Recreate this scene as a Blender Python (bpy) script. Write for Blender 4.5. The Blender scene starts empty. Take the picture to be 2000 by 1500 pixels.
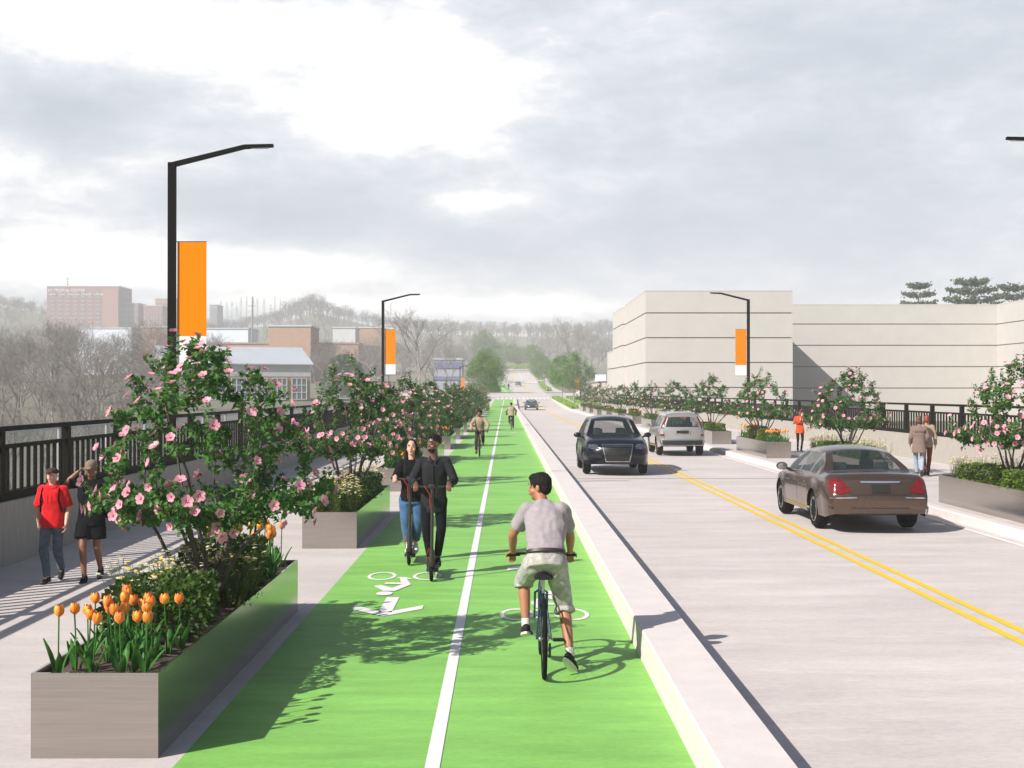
import bpy, bmesh, math, random
import numpy as np
from math import sin, cos, pi, radians, sqrt, exp
from mathutils import Vector, Matrix, noise
from mathutils.bvhtree import BVHTree

# ------------------------------------------------------------------ camera, world, sun, exposure
SC = bpy.context.scene
COL = SC.collection
F = 2550.0
CX, CY = 987.0, 765.0
cam_d = bpy.data.cameras.new("camera"); cam = bpy.data.objects.new("camera", cam_d); COL.objects.link(cam)
cam_d.sensor_width = 36; cam_d.lens = 36 * F / 2000
cam_d.clip_start = 0.1; cam_d.clip_end = 20000
cam.location = (0, 0, 2.45)
cam.rotation_euler = (radians(90) + math.atan((CY - 750) / F), 0, math.atan((CX - 1000) / F))
SC.camera = cam
SUNV = Vector((-1.08, -0.88, 1.0)).normalized()      # direction towards the sun
elev = math.asin(SUNV.z); az = math.atan2(SUNV.x, SUNV.y)
sun_d = bpy.data.lights.new("sun", 'SUN'); sun = bpy.data.objects.new("sun", sun_d); COL.objects.link(sun)
sun_d.energy = 5.0; sun_d.angle = radians(0.5); sun_d.color = (1.0, 0.95, 0.89)
sun.rotation_euler = SUNV.to_track_quat('Z', 'Y').to_euler()
sun.location = (-20, -20, 40)
SC.view_settings.view_transform = 'Standard'
SC.view_settings.look = 'None'
SC.view_settings.exposure = 0.62
SC.view_settings.gamma = 1.0
SC.view_settings.use_curve_mapping = False
SC.cycles.max_bounces = 6
SC.cycles.volume_bounces = 1
SC.cycles.transparent_max_bounces = 12
SC.cycles.caustics_reflective = False
SC.cycles.caustics_refractive = False

W = bpy.data.worlds.new("World"); SC.world = W; W.use_nodes = True
def world():
    nt = W.node_tree; N = nt.nodes; L = nt.links; N.clear()
    def lk(a, b): L.new(a, b)
    def val(x, sock):
        if isinstance(x, (int, float)): sock.default_value = x
        else: lk(x, sock)
    def m(op, a, b=0.0, c=None, clamp=False):
        n = N.new('ShaderNodeMath'); n.operation = op; n.use_clamp = clamp
        val(a, n.inputs[0]); val(b, n.inputs[1])
        if c is not None: val(c, n.inputs[2])
        return n.outputs[0]
    def sstep(x, a, b):
        n = N.new('ShaderNodeMapRange'); n.interpolation_type = 'SMOOTHSTEP'
        val(x, n.inputs[0]); n.inputs[1].default_value = a; n.inputs[2].default_value = b
        n.inputs[3].default_value = 0; n.inputs[4].default_value = 1
        return n.outputs[0]
    tc = N.new('ShaderNodeTexCoord'); sep = N.new('ShaderNodeSeparateXYZ'); lk(tc.outputs['Generated'], sep.inputs[0])
    X, Y, Z = sep.outputs
    sky = N.new('ShaderNodeTexSky'); sky.sky_type = 'NISHITA'; sky.sun_disc = False
    sky.sun_elevation = elev; sky.sun_rotation = az
    sky.air_density = 1.0; sky.dust_density = 1.5; sky.ozone_density = 1.5
    # cloud deck as seen in azimuth / elevation
    azn = m('ARCTAN2', X, Y)
    el = m('ARCSINE', Z)
    comb = N.new('ShaderNodeCombineXYZ'); val(m('MULTIPLY', azn, 6.0), comb.inputs[0])
    val(m('MULTIPLY', el, 15.0), comb.inputs[1]); comb.inputs[2].default_value = 3.7
    def nz(scale, det, rough, dist, vec, off=0.0):
        n = N.new('ShaderNodeTexNoise'); n.inputs['Scale'].default_value = scale; n.inputs['Detail'].default_value = det
        n.inputs['Roughness'].default_value = rough; n.inputs['Distortion'].default_value = dist
        mp = N.new('ShaderNodeMapping'); mp.inputs['Location'].default_value = (off, off * .7, 0)
        lk(vec, mp.inputs[0]); lk(mp.outputs[0], n.inputs['Vector']); return n.outputs[0]
    n1 = nz(0.62, 9, 0.57, 0.5, comb.outputs[0], 1.3)
    n2 = nz(1.7, 8, 0.6, 0.35, comb.outputs[0], 7.1)
    n3 = nz(5.0, 6, 0.6, 0.3, comb.outputs[0], 2.1)
    def blob(a0, e0, sa, se, amp):
        da = m('DIVIDE', m('SUBTRACT', azn, a0), sa); de = m('DIVIDE', m('SUBTRACT', el, e0), se)
        r2 = m('ADD', m('MULTIPLY', da, da), m('MULTIPLY', de, de))
        return m('MULTIPLY', m('EXPONENT', m('MULTIPLY', r2, -1.0)), amp)
    B = 0.0
    for (px, py, sx, sy, amp) in [(600, 120, 380, 100, .26), (860, 190, 170, 120, .22), (200, 60, 260, 70, .24), (60, 360, 160, 50, .18),
                                  (940, 400, 110, 34, .22), (470, 530, 420, 34, .34), (150, 520, 360, 60, .28), (850, 600, 380, 26, .34), (1500, 600, 500, 22, .08),
                                  (700, 250, 120, 60, .20), (430, 90, 40, 60, -.05),
                                  (130, 260, 210, 60, -.20), (560, 420, 230, 66, -.22), (1250, 470, 330, 80, -.10), (1000, 500, 300, 40, -.10), (1700, 150, 420, 160, -.16),
                                  (1500, 380, 420, 120, -.10), (320, 185, 60, 60, -.06)]:
        b = blob(math.atan((px - CX) / F), math.atan((CY - py) / F), sx / F, sy / F, amp)
        B = b if B == 0.0 else m('ADD', B, b)
    t = m('ADD', m('MULTIPLY', n1, 0.60), m('MULTIPLY', n2, 0.50))
    t = m('ADD', t, m('SUBTRACT', m('MULTIPLY', n3, 0.34), 0.20))
    t = m('ADD', t, B)
    ramp = N.new('ShaderNodeValToRGB'); lk(t, ramp.inputs[0])
    cr = ramp.color_ramp
    cr.elements[0].position = 0.18; cr.elements[0].color = (.345, .39, .45, 1)
    cr.elements[1].position = 0.76; cr.elements[1].color = (.86, .86, .85, 1)
    for p, c in [(0.36, (.395, .435, .495, 1)), (0.48, (.455, .49, .545, 1)), (0.58, (.54, .56, .60, 1)), (0.66, (.68, .69, .70, 1))]:
        e = cr.elements.new(p); e.color = c
    sc = N.new('ShaderNodeVectorMath'); sc.operation = 'SCALE'; lk(ramp.outputs[0], sc.inputs[0]); sc.inputs['Scale'].default_value = 10.0
    # clouds stand ahead (north), the sky behind and overhead is clearer
    fwd = sstep(Y, 0.70, 0.86); low = m('SUBTRACT', 1.0, sstep(Z, 0.30, 0.40))
    mask = m('MULTIPLY', fwd, low)
    base = N.new('ShaderNodeVectorMath'); base.operation = 'SCALE'; lk(sky.outputs[0], base.inputs[0]); base.inputs['Scale'].default_value = 0.62
    mix = N.new('ShaderNodeMix'); mix.data_type = 'RGBA'
    lk(mask, mix.inputs['Factor']); lk(base.outputs[0], mix.inputs[6]); lk(sc.outputs[0], mix.inputs[7])
    bg = N.new('ShaderNodeBackground'); bg.inputs['Strength'].default_value = 0.1
    lk(mix.outputs[2], bg.inputs['Color'])
    out = N.new('ShaderNodeOutputWorld'); lk(bg.outputs[0], out.inputs['Surface'])
world()

# ------------------------------------------------------------------ helpers
rnd = random.Random(11)
MATS = {}
def mat(name, col, rough=.6, metal=0.0, var=.12, vscale=6.0, bump=0.0, bscale=40.0, stretch=(1, 1, 1), spec=.5, col2=None, c2lo=.45, c2hi=.6,
        coat=0.0, sheen=0.0, alpha=1.0, trans=0.0, sss=0.0, objvar=0.0, fine=0.0):
    if name in MATS: return MATS[name]
    M = bpy.data.materials.new(name); M.use_nodes = True; nt = M.node_tree; N = nt.nodes; L = nt.links
    P = N['Principled BSDF']
    P.inputs['Roughness'].default_value = rough; P.inputs['Metallic'].default_value = metal
    P.inputs['Specular IOR Level'].default_value = spec
    P.inputs['Coat Weight'].default_value = coat; P.inputs['Coat Roughness'].default_value = .04
    P.inputs['Sheen Weight'].default_value = sheen
    P.inputs['Transmission Weight'].default_value = trans
    P.inputs['Alpha'].default_value = alpha
    if sss:
        P.inputs['Subsurface Weight'].default_value = sss; P.inputs['Subsurface Scale'].default_value = .01
        P.inputs['Subsurface Radius'].default_value = (1, .35, .2)
    tc = N.new('ShaderNodeTexCoord'); mp = N.new('ShaderNodeMapping'); mp.inputs['Scale'].default_value = stretch
    L.new(tc.outputs['Object'], mp.inputs[0])
    def noise_(scale, det=5):
        n = N.new('ShaderNodeTexNoise'); n.inputs['Scale'].default_value = scale; n.inputs['Detail'].default_value = det
        n.inputs['Roughness'].default_value = .6; L.new(mp.outputs[0], n.inputs['Vector']); return n.outputs[0]
    c = list(col) + [1]
    if var > 0 or col2 is not None:
        nz = noise_(vscale)
        mr = N.new('ShaderNodeMapRange'); L.new(nz, mr.inputs[0])
        mx = N.new('ShaderNodeMix'); mx.data_type = 'RGBA'
        if col2 is None:
            mr.inputs[1].default_value = .3; mr.inputs[2].default_value = .7
            mx.inputs[6].default_value = [max(0, v * (1 - var)) for v in col] + [1]
            mx.inputs[7].default_value = [min(1, v * (1 + var)) for v in col] + [1]
        else:
            mr.inputs[1].default_value = c2lo; mr.inputs[2].default_value = c2hi
            mx.inputs[6].default_value = c; mx.inputs[7].default_value = list(col2) + [1]
        L.new(mr.outputs[0], mx.inputs['Factor']); outc = mx.outputs[2]
        if fine:
            for sc_, am in ((34, fine), (.33, fine * .9), (9, fine * .5)):
                n2 = noise_(sc_, 3); r3 = N.new('ShaderNodeMapRange'); L.new(n2, r3.inputs[0]); r3.inputs[1].default_value = .3; r3.inputs[2].default_value = .7
                r3.inputs[3].default_value = 1 - am; r3.inputs[4].default_value = 1 + am
                vm = N.new('ShaderNodeVectorMath'); vm.operation = 'SCALE'; L.new(outc, vm.inputs[0]); L.new(r3.outputs[0], vm.inputs['Scale']); outc = vm.outputs[0]
        if objvar:
            oi = N.new('ShaderNodeObjectInfo'); hs = N.new('ShaderNodeHueSaturation')
            r2 = N.new('ShaderNodeMapRange'); L.new(oi.outputs['Random'], r2.inputs[0]); r2.inputs[3].default_value = 1 - objvar; r2.inputs[4].default_value = 1 + objvar
            L.new(r2.outputs[0], hs.inputs['Value']); L.new(outc, hs.inputs['Color']); outc = hs.outputs[0]
        L.new(outc, P.inputs['Base Color'])
    else:
        P.inputs['Base Color'].default_value = c
    if bump > 0:
        b = N.new('ShaderNodeBump'); b.inputs['Strength'].default_value = bump; b.inputs['Distance'].default_value = .02
        L.new(noise_(bscale, 4), b.inputs['Height']); L.new(b.outputs[0], P.inputs['Normal'])
    MATS[name] = M
    return M

def tag(o, label=None, cat=None, group=None, kind=None):
    if label: o['label'] = label
    if cat: o['category'] = cat
    if group: o['group'] = group
    if kind: o['kind'] = kind
    return o
def empty(name, loc=(0, 0, 0), rz=0.0, **k):
    o = bpy.data.objects.new(name, None); COL.objects.link(o); o.location = loc; o.rotation_euler = (0, 0, rz)
    o.empty_display_size = .1
    return tag(o, **k)

class MB:
    """collects vertices and faces, with a material slot per face"""
    def __init__(s): s.V = []; s.Fc = []; s.I = []
    def add(s, V, Fs, mi=0, M=None):
        b = len(s.V)
        if M is not None: V = [tuple(M @ Vector(v)) for v in V]
        s.V.extend([tuple(v) for v in V]); s.Fc.extend([tuple(b + i for i in f) for f in Fs]); s.I.extend([mi] * len(Fs)); return s
    def box(s, c, d, mi=0, M=None, rz=0.0, bev=0.0):
        x, y, z = d[0] / 2, d[1] / 2, d[2] / 2
        R = Matrix.Translation(c) @ Matrix.Rotation(rz, 4, 'Z')
        if M is not None: R = M @ R
        if bev <= 0:
            V = [(a, b, e) for a in (-x, x) for b in (-y, y) for e in (-z, z)]
            Fs = [(0, 1, 3, 2), (4, 6, 7, 5), (0, 4, 5, 1), (2, 3, 7, 6), (0, 2, 6, 4), (1, 5, 7, 3)]
            return s.add(V, Fs, mi, R)
        bm = bmesh.new(); bmesh.ops.create_cube(bm, size=1)
        for v in bm.verts: v.co = Vector((v.co.x * d[0], v.co.y * d[1], v.co.z * d[2]))
        bmesh.ops.bevel(bm, geom=bm.edges[:], offset=min(bev, .49 * min(d)), segments=2, affect='EDGES', profile=.5)
        bm.verts.index_update()
        s.add([v.co[:] for v in bm.verts], [[v.index for v in f.verts] for f in bm.faces], mi, R); bm.free(); return s
    def tube(s, pts, rad, n=8, mi=0, M=None, caps=True, flat=1.0, up=None):
        P = [Vector(p) for p in pts]; k = len(P)
        R = rad if isinstance(rad, (list, tuple)) else [rad] * k
        V = []; nrm = None
        for i in range(k):
            d = (P[min(i + 1, k - 1)] - P[max(i - 1, 0)])
            if d.length < 1e-9: d = Vector((0, 0, 1))
            d.normalize()
            if nrm is None:
                a = Vector(up) if up is not None else (Vector((0, 0, 1)) if abs(d.z) < .9 else Vector((1, 0, 0)))
                nrm = (a - d * a.dot(d)).normalized()
            else:
                nrm = (nrm - d * nrm.dot(d))
                if nrm.length < 1e-6: nrm = d.orthogonal()
                nrm.normalize()
            bi = d.cross(nrm)
            for j in range(n):
                t = 2 * pi * j / n
                V.append(P[i] + nrm * (cos(t) * R[i] * flat) + bi * (sin(t) * R[i]))
        Fs = []
        for i in range(k - 1):
            for j in range(n):
                a = i * n + j; b = i * n + (j + 1) % n
                Fs.append((a, b, b + n, a + n))
        if caps:
            Fs.append(tuple(reversed(range(n)))); Fs.append(tuple(range((k - 1) * n, k * n)))
        return s.add(V, Fs, mi, M)
    def lathe(s, prof, n=16, axis='Z', c=(0, 0, 0), mi=0, M=None, close=False):
        """prof: list of (radius, height along axis)"""
        V = []
        for r, h in prof:
            for j in range(n):
                t = 2 * pi * j / n; a, b = r * cos(t), r * sin(t)
                p = (a, b, h) if axis == 'Z' else ((h, a, b) if axis == 'X' else (b, h, a))
                V.append((p[0] + c[0], p[1] + c[1], p[2] + c[2]))
        k = len(prof); Fs = []
        for i in range(k - (0 if close else 1)):
            for j in range(n):
                a = i * n + j; b = i * n + (j + 1) % n; i2 = (i + 1) % k
                Fs.append((a, b, i2 * n + (j + 1) % n, i2 * n + j))
        if not close:
            Fs.append(tuple(reversed(range(n)))); Fs.append(tuple(range((k - 1) * n, k * n)))
        return s.add(V, Fs, mi, M)
    def prism(s, poly, z0, z1, mi=0, M=None):
        n = len(poly)
        V = [(x, y, z0) for x, y in poly] + [(x, y, z1) for x, y in poly]
        Fs = [tuple(reversed(range(n))), tuple(range(n, 2 * n))] + [(i, (i + 1) % n, n + (i + 1) % n, n + i) for i in range(n)]
        return s.add(V, Fs, mi, M)
    def ell(s, c, r, mi=0, M=None, n=14, rot=None):
        V = [(0, 0, -1)]; m = n // 2
        for i in range(1, m):
            p = pi * i / m
            for j in range(n): V.append((sin(p) * cos(2 * pi * j / n), sin(p) * sin(2 * pi * j / n), -cos(p)))
        V.append((0, 0, 1)); Fs = []
        for j in range(n): Fs.append((0, 1 + (j + 1) % n, 1 + j))
        for i in range(m - 2):
            for j in range(n):
                a = 1 + i * n + j; b = 1 + i * n + (j + 1) % n; Fs.append((a, b, b + n, a + n))
        top = len(V) - 1; o = 1 + (m - 2) * n
        for j in range(n): Fs.append((o + j, o + (j + 1) % n, top))
        R = Matrix.Translation(c) @ (rot.to_4x4() if rot is not None else Matrix()) @ Matrix.Diagonal((r[0], r[1], r[2], 1))
        if M is not None: R = M @ R
        return s.add(V, Fs, mi, R)
    def build(s, name, mats, parent=None, smooth=False, loc=(0, 0, 0)):
        me = bpy.data.meshes.new(name)
        me.from_pydata(s.V, [], s.Fc)
        if not isinstance(mats, (list, tuple)): mats = [mats]
        for m_ in mats: me.materials.append(m_)
        me.polygons.foreach_set('material_index', s.I)
        if smooth is True: me.polygons.foreach_set('use_smooth', [True] * len(s.Fc))
        elif smooth:
            me.polygons.foreach_set('use_smooth', [True] * len(s.Fc)); me.update(); me.set_sharp_from_angle(angle=radians(smooth))
        me.update()
        o = bpy.data.objects.new(name, me); COL.objects.link(o); o.location = loc
        if parent is not None: o.parent = parent
        return o

def np_mesh(name, V, Q, mats, parent=None, mi=None, smooth=False):
    """V (n,3), Q (m,k) with constant k"""
    V = np.asarray(V, dtype=np.float32); Q = np.asarray(Q, dtype=np.int32)
    me = bpy.data.meshes.new(name); k = Q.shape[1]
    me.vertices.add(len(V)); me.vertices.foreach_set('co', V.ravel())
    me.loops.add(Q.size); me.loops.foreach_set('vertex_index', Q.ravel())
    me.polygons.add(len(Q)); me.polygons.foreach_set('loop_start', np.arange(0, Q.size, k, dtype=np.int32))
    if not isinstance(mats, (list, tuple)): mats = [mats]
    for m_ in mats: me.materials.append(m_)
    if mi is not None: me.polygons.foreach_set('material_index', np.asarray(mi, dtype=np.int32))
    me.update(calc_edges=True); me.validate()
    if smooth: me.polygons.foreach_set('use_smooth', [True] * len(me.polygons))
    o = bpy.data.objects.new(name, me); COL.objects.link(o)
    if parent is not None: o.parent = parent
    return o

def copy_tree(o, parent=None, loc=None, rz=None, scale=None, **k):
    c = o.copy(); COL.objects.link(c)
    if parent is not None: c.parent = parent
    if loc is not None: c.location = loc
    if rz is not None: c.rotation_euler = (0, 0, rz)
    if scale is not None: c.scale = scale if isinstance(scale, tuple) else (scale,) * 3
    for ch in list(o.children): copy_tree(ch, c)
    tag(c, **k)
    return c

def scatter(tv, tf, pos, R3, scl):
    """place a template (verts tv, faces tf) at every pos with rotation matrices and scales; returns V, Q"""
    tv = np.asarray(tv, float); tf = np.asarray(tf, int); n = len(pos)
    V = np.einsum('nij,vj->nvi', R3, tv) * np.asarray(scl).reshape(n, 1, 1) + np.asarray(pos)[:, None, :]
    Q = tf[None] + (np.arange(n) * len(tv))[:, None, None]
    return V.reshape(-1, 3), Q.reshape(-1, tf.shape[1])
def rand_rot(rs, n, tilt=None):
    """random rotations; tilt limits how far local z leans from up"""
    if tilt is None:
        q = rs.normal(size=(n, 4)); q /= np.linalg.norm(q, axis=1)[:, None]
        w, x, y, z = q.T
        return np.stack([np.stack([1 - 2 * (y * y + z * z), 2 * (x * y - z * w), 2 * (x * z + y * w)], -1),
                         np.stack([2 * (x * y + z * w), 1 - 2 * (x * x + z * z), 2 * (y * z - x * w)], -1),
                         np.stack([2 * (x * z - y * w), 2 * (y * z + x * w), 1 - 2 * (x * x + y * y)], -1)], -2)
    a = rs.uniform(0, 2 * pi, n); b = rs.uniform(0, tilt, n); c = rs.uniform(0, 2 * pi, n)
    def rz(t):
        z0 = np.zeros(n); o1 = np.ones(n)
        return np.stack([np.stack([np.cos(t), -np.sin(t), z0], -1), np.stack([np.sin(t), np.cos(t), z0], -1), np.stack([z0, z0, o1], -1)], -2)
    z0 = np.zeros(n); o1 = np.ones(n)
    rx = np.stack([np.stack([o1, z0, z0], -1), np.stack([z0, np.cos(b), -np.sin(b)], -1), np.stack([z0, np.sin(b), np.cos(b)], -1)], -2)
    return rz(a) @ rx @ rz(c)
def interp(x, pts):
    return float(np.interp(x, [p[0] for p in pts], [p[1] for p in pts]))
HAZE = 0.00066
# ------------------------------------------------------------------ materials
concrete = mat('concrete', (.525, .472, .447), .75, var=.10, vscale=1.1, bump=.16, bscale=26, stretch=(.5, 1.5, 1), fine=.09)
sidewalk_m = mat('sidewalk concrete', (.52, .468, .443), .78, var=.09, vscale=1.4, bump=.16, bscale=26, stretch=(.5, 1.5, 1), fine=.09)
kerb_m = mat('kerb concrete', (.62, .565, .54), .8, var=.06, vscale=3, bump=.12, bscale=22)
green_paint = mat('green paint', (.205, .455, .095), .6, var=.15, vscale=1.6, bump=.2, bscale=22, stretch=(.5, 1.9, 1), spec=.3, fine=.10)
white_paint = mat('white paint', (.72, .69, .68), .6, var=.04, vscale=7)
yellow_paint = mat('yellow paint', (.78, .50, .01), .6, var=.05, vscale=7)
joint_m = mat('joint rubber', (.09, .085, .09), .8)
black_metal = mat('black painted steel', (.006, .005, .005), .7, metal=0, var=.1, spec=.06)
rail_metal = mat('bronze painted steel', (.010, .009, .006), .7, metal=0, var=.1, spec=.08)
wall_conc = mat('ribbed concrete', (.36, .33, .29), .85, var=.2, vscale=7, bump=.9, bscale=9, stretch=(1, 5, .25))
galv = mat('galvanised wire', (.50, .52, .54), .5, metal=.5, var=.05)
wall_beige = mat('beige wall panel', (.475, .45, .42), .8, var=.035, vscale=.6, bump=.1, bscale=3)
reveal_m = mat('brown reveal', (.26, .21, .19), .8, var=.05)
grass_m = mat('bright grass', (.16, .30, .012), .6, var=.35, vscale=3)
earth_m = mat('earth', (.15, .135, .105), .95, var=.25, vscale=.05, col2=(.13, .15, .08), c2lo=.4, c2hi=.7)
brick_m = mat('orange brick', (.36, .225, .155), .9, var=.1, vscale=.8, bump=.2, bscale=6)  # muted so that fading by distance haze is carried in the colour
brick2_m = mat('red brown brick', (.25, .13, .11), .9, var=.12, vscale=.3)
greyroof = mat('grey metal roof', (.42, .45, .49), .5, var=.05, vscale=.4)
siding = mat('pale siding', (.50, .50, .50), .7, var=.04, vscale=.6)
glass_far = mat('window glass', (.10, .13, .14), .15, var=.15, vscale=1)
white_wall = mat('white wall', (.66, .68, .70), .8, var=.03)
blue_roof = mat('blue roof', (.11, .13, .27), .6, var=.1)

RP = [(-60, 0), (176, 0), (232, 1.04), (300, 2.2), (350, 3.0), (398, 4.1), (430, 5.4), (490, 8.6), (547, 12), (580, 13.2)]
def rp(y): return interp(y, RP)
def strip(name, x0, x1, y0, y1, dz, m, kind='structure', step=6.0, nx=1, **k):
    fx0 = x0 if callable(x0) else (lambda y: x0); fx1 = x1 if callable(x1) else (lambda y: x1)
    ys = sorted(set([y0, y1] + [p[0] for p in RP if y0 < p[0] < y1] + list(np.arange(y0 + step, y1 - .1, step))))
    V = []; Fs = []
    for y in ys:
        a, b = fx0(y), fx1(y)
        for i in range(nx + 1): V.append((a + (b - a) * i / nx, y, rp(y) + dz))
    w = nx + 1
    for j in range(len(ys) - 1):
        for i in range(nx): Fs.append((j * w + i, j * w + i + 1, (j + 1) * w + i + 1, (j + 1) * w + i))
    mb = MB().add(V, Fs); o = mb.build(name, m); tag(o, kind=kind, **k); return o
def pl(*pts): return lambda y: interp(y, pts)

# ------------------------------------------------------------------ ground
ridge = [(-900, 80), (-480, 86), (-390, 70), (-340, 56), (-250, 56), (-200, 62), (-170, 70), (-130, 60), (-90, 53), (-40, 51), (60, 50), (140, 48), (300, 48), (900, 50)]
def ground_z(x, y):
    base = rp(y) if y < 547 else 12 + (y - 547) * .01
    far = max(0.0, min(1.0, (y - 640) / 520)); far = far * far * (3 - 2 * far)
    z = base * (1 - far) + interp(x * 1150 / max(y, 700), ridge) * far
    off = max(0, abs(x - 3.5) - 11)
    dip = max(0.0, min(1.0, (165 - y) / 60)) * min(1.0, off / 6)
    z -= 5.0 * dip
    z -= .25
    if y < 168: z = min(z, -1.2)
    if off > 5 and y > 200: z += (noise.noise(Vector((x * .012, y * .012, 3))) * 5 + noise.noise(Vector((x * .004, y * .004, 9))) * 9) * min(1, off / 120)
    return z
xs = list(np.arange(-3000, -600, 200)) + list(np.arange(-600, -40, 20)) + list(np.arange(-40, -12, 7)) + [-12, -8, -4, 0, 4, 8, 12, 15, 18, 22, 28, 36] + list(np.arange(50, 620, 30)) + list(np.arange(700, 3100, 200))
ys = list(np.arange(-60, 160, 15)) + [160, 166, 168.5, 172, 180] + list(np.arange(195, 640, 15)) + list(np.arange(640, 1500, 25)) + list(np.arange(1500, 3100, 200))
V = [(x, y, ground_z(x, y)) for y in ys for x in xs]
nx = len(xs)
Q = [(j * nx + i, j * nx + i + 1, (j + 1) * nx + i + 1, (j + 1) * nx + i) for j in range(len(ys) - 1) for i in range(nx - 1)]
tag(np_mesh('ground', V, Q, earth_m, smooth=True), kind='structure')

# ------------------------------------------------------------------ bridge deck, lanes, road
XL, XG0, XG1, XS, XR = -7.0, -2.17, 1.243, 1.70, 8.55
mb = MB(); mb.box((.9, 59, -.75), (18.2, 222, .8)); tag(mb.build('bridge_deck', kerb_m), kind='structure')
strip('left_sidewalk', XL, XG0, -12, 170, 0, sidewalk_m)
bx0 = pl((-60, XG0), (180, XG0), (236, -1.9)); bx1 = pl((-60, XG1), (180, XG1), (236, 1.5))
strip('bike_lane', bx0, bx1, -12, 232, 0, green_paint, nx=1)
strip('left_sidewalk', -4.6, bx0, 170, 243, 0.0, sidewalk_m)
sx1 = pl((-60, XS), (180, XS), (236, 2.0)); rx1 = pl((-60, XR), (170, XR), (236, 8.3))
strip('road', sx1, rx1, -12, 243, -.02, concrete)
# raised separator, cast in lengths
for (a, b) in [(-12, 36.78), (36.86, 86.0), (86.08, 235.5)]:
    ys_ = [a] + [y for y in (60, 120, 176, 205) if a < y < b] + [b]
    V = []; 
    for y in ys_:
        x0, x1 = bx1(y) + .0, sx1(y) + .0; z = rp(y); h = .28
        c = .012
        V += [(x0, y, z - .05), (x0, y, z + h - c), (x0 + c, y, z + h), (x1 - c, y, z + h), (x1, y, z + h - c), (x1, y, z - .07)]
    Fs = []
    for j in range(len(ys_) - 1):
        for i in range(5): Fs.append((j * 6 + i, (j + 1) * 6 + i, (j + 1) * 6 + i + 1, j * 6 + i + 1))
    k = len(V) - 6; Fs += [tuple(range(6)), tuple(reversed(range(k, k + 6)))]
    tag(MB().add(V, Fs).build('kerb', kerb_m), kind='structure')
# right kerb and sidewalk (raised 0.15)
def kerb_run(x, y0, y1, w=.22, h=.15):
    V = []; Fs = []; n = max(1, int((y1 - y0) / 12)); c = .02
    fx = x if callable(x) else (lambda y: x)
    for i in range(n + 1):
        y = y0 + (y1 - y0) * i / n; z = rp(y); X_ = fx(y)
        V += [(X_, y, z - .08), (X_, y, z + h - c), (X_ + c, y, z + h), (X_ + w, y, z + h)]
    for j in range(n):
        for i in range(3): Fs.append((j * 4 + i, (j + 1) * 4 + i, (j + 1) * 4 + i + 1, j * 4 + i + 1))
    Fs.append((0, 1, 2, 3)); k = len(V) - 4; Fs.append((k + 3, k + 2, k + 1, k))
    return tag(MB().add(V, Fs).build('kerb', kerb_m), kind='structure')
kerb_run(rx1, -12, 236)
strip('right_sidewalk', lambda y: rx1(y) + .22, 14.0, -12, 243, .15, sidewalk_m)
# joints
def yline(name, x0, x1, y, w, dz, m):
    return tag(MB().add([(x0, y - w / 2, rp(y) + dz), (x1, y - w / 2, rp(y) + dz), (x1, y + w / 2, rp(y) + dz), (x0, y + w / 2, rp(y) + dz)], [(0, 1, 2, 3)]).build(name, m), kind='structure')
for y in (37.0, 86.0, 135.0):
    yline('expansion_joint', XS + .01, XR - .01, y, .07, -.012, joint_m)
    yline('expansion_joint', XL, XG0, y, .05, .006, joint_m)
    yline('expansion_joint', XR + .23, 14.0, y, .05, .156, joint_m)
# painted lines
def xline(x, w, y0, y1, dz, m): return strip('road_marking', (lambda y: x(y) - w / 2) if callable(x) else x - w / 2, (lambda y: x(y) + w / 2) if callable(x) else x + w / 2, y0, y1, dz, m)
cx = pl((-60, -.477), (180, -.477), (236, -.2))
xline(cx, .098, -12, 230.8, .005, white_paint)
yline('road_marking', -.25, 1.3, 230.4, .8, .006, white_paint)
xline(5.08, .10, -12, 150, -.014, yellow_paint); xline(5.33, .10, -12, 150, -.014, yellow_paint)
xline(pl((150, 5.08), (236, 4.7)), .10, 150.1, 236, -.014, yellow_paint); xline(pl((150, 5.33), (236, 4.95)), .10, 150.1, 236, -.014, yellow_paint)
xline(lambda y: rx1(y) - .28, .11, -12, 236, -.014, white_paint)
# bicycle symbols and arrow
def flat(polys, dz=.0055):
    mb = MB()
    for i, p in enumerate(polys): mb.add([(x, y, dz + (i >= 80) * (i - 79) * .0006) for x, y in p], [tuple(range(len(p)))])
    return tag(mb.build('road_marking', white_paint), kind='structure')
def ring(cx_, cy_, rx, ry, w, n=40):
    o = [(cx_ + rx * cos(2 * pi * i / n), cy_ + ry * sin(2 * pi * i / n)) for i in range(n)]
    q = [(cx_ + (rx - w) * cos(2 * pi * i / n), cy_ + (ry - w * 1.8) * sin(2 * pi * i / n)) for i in range(n)]
    return [[o[i], o[(i + 1) % n], q[(i + 1) % n], q[i]] for i in range(n)]
def bike_mark(x, y, s):
    """s=+1: rider faces away (+y); s=-1: towards the camera"""
    def T(p): return (x + s * p[0], y + s * p[1])
    P = []
    P += [[T(q) for q in r] for r in ring(-.30, 0, .19, .38, .045)]
    P += [[T(q) for q in r] for r in ring(.30, 0, .19, .38, .045)]
    P.append([T(p) for p in [(-.14, .30), (-.02, .12), (.10, .12), (-.02, .30)]])      # crank leg
    P.append([T(p) for p in [(-.02, .12), (.06, .12), (-.02, .78), (-.14, .78)]])
    P.append([T(p) for p in [(-.14, .78), (-.02, .78), (.16, 1.32), (.02, 1.32)]])
    P.append([T(p) for p in [(.02, 1.16), (.16, 1.32), (.32, .90), (.24, .82)]])
    P.append([T(p) for p in [(-.02, .62), (.20, .62), (.20, .74), (-.02, .78)]])
    n = 20
    P.append([T((.13 + .10 * cos(2 * pi * i / n), 1.52 + .15 * sin(2 * pi * i / n))) for i in range(n)])
    return P
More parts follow.
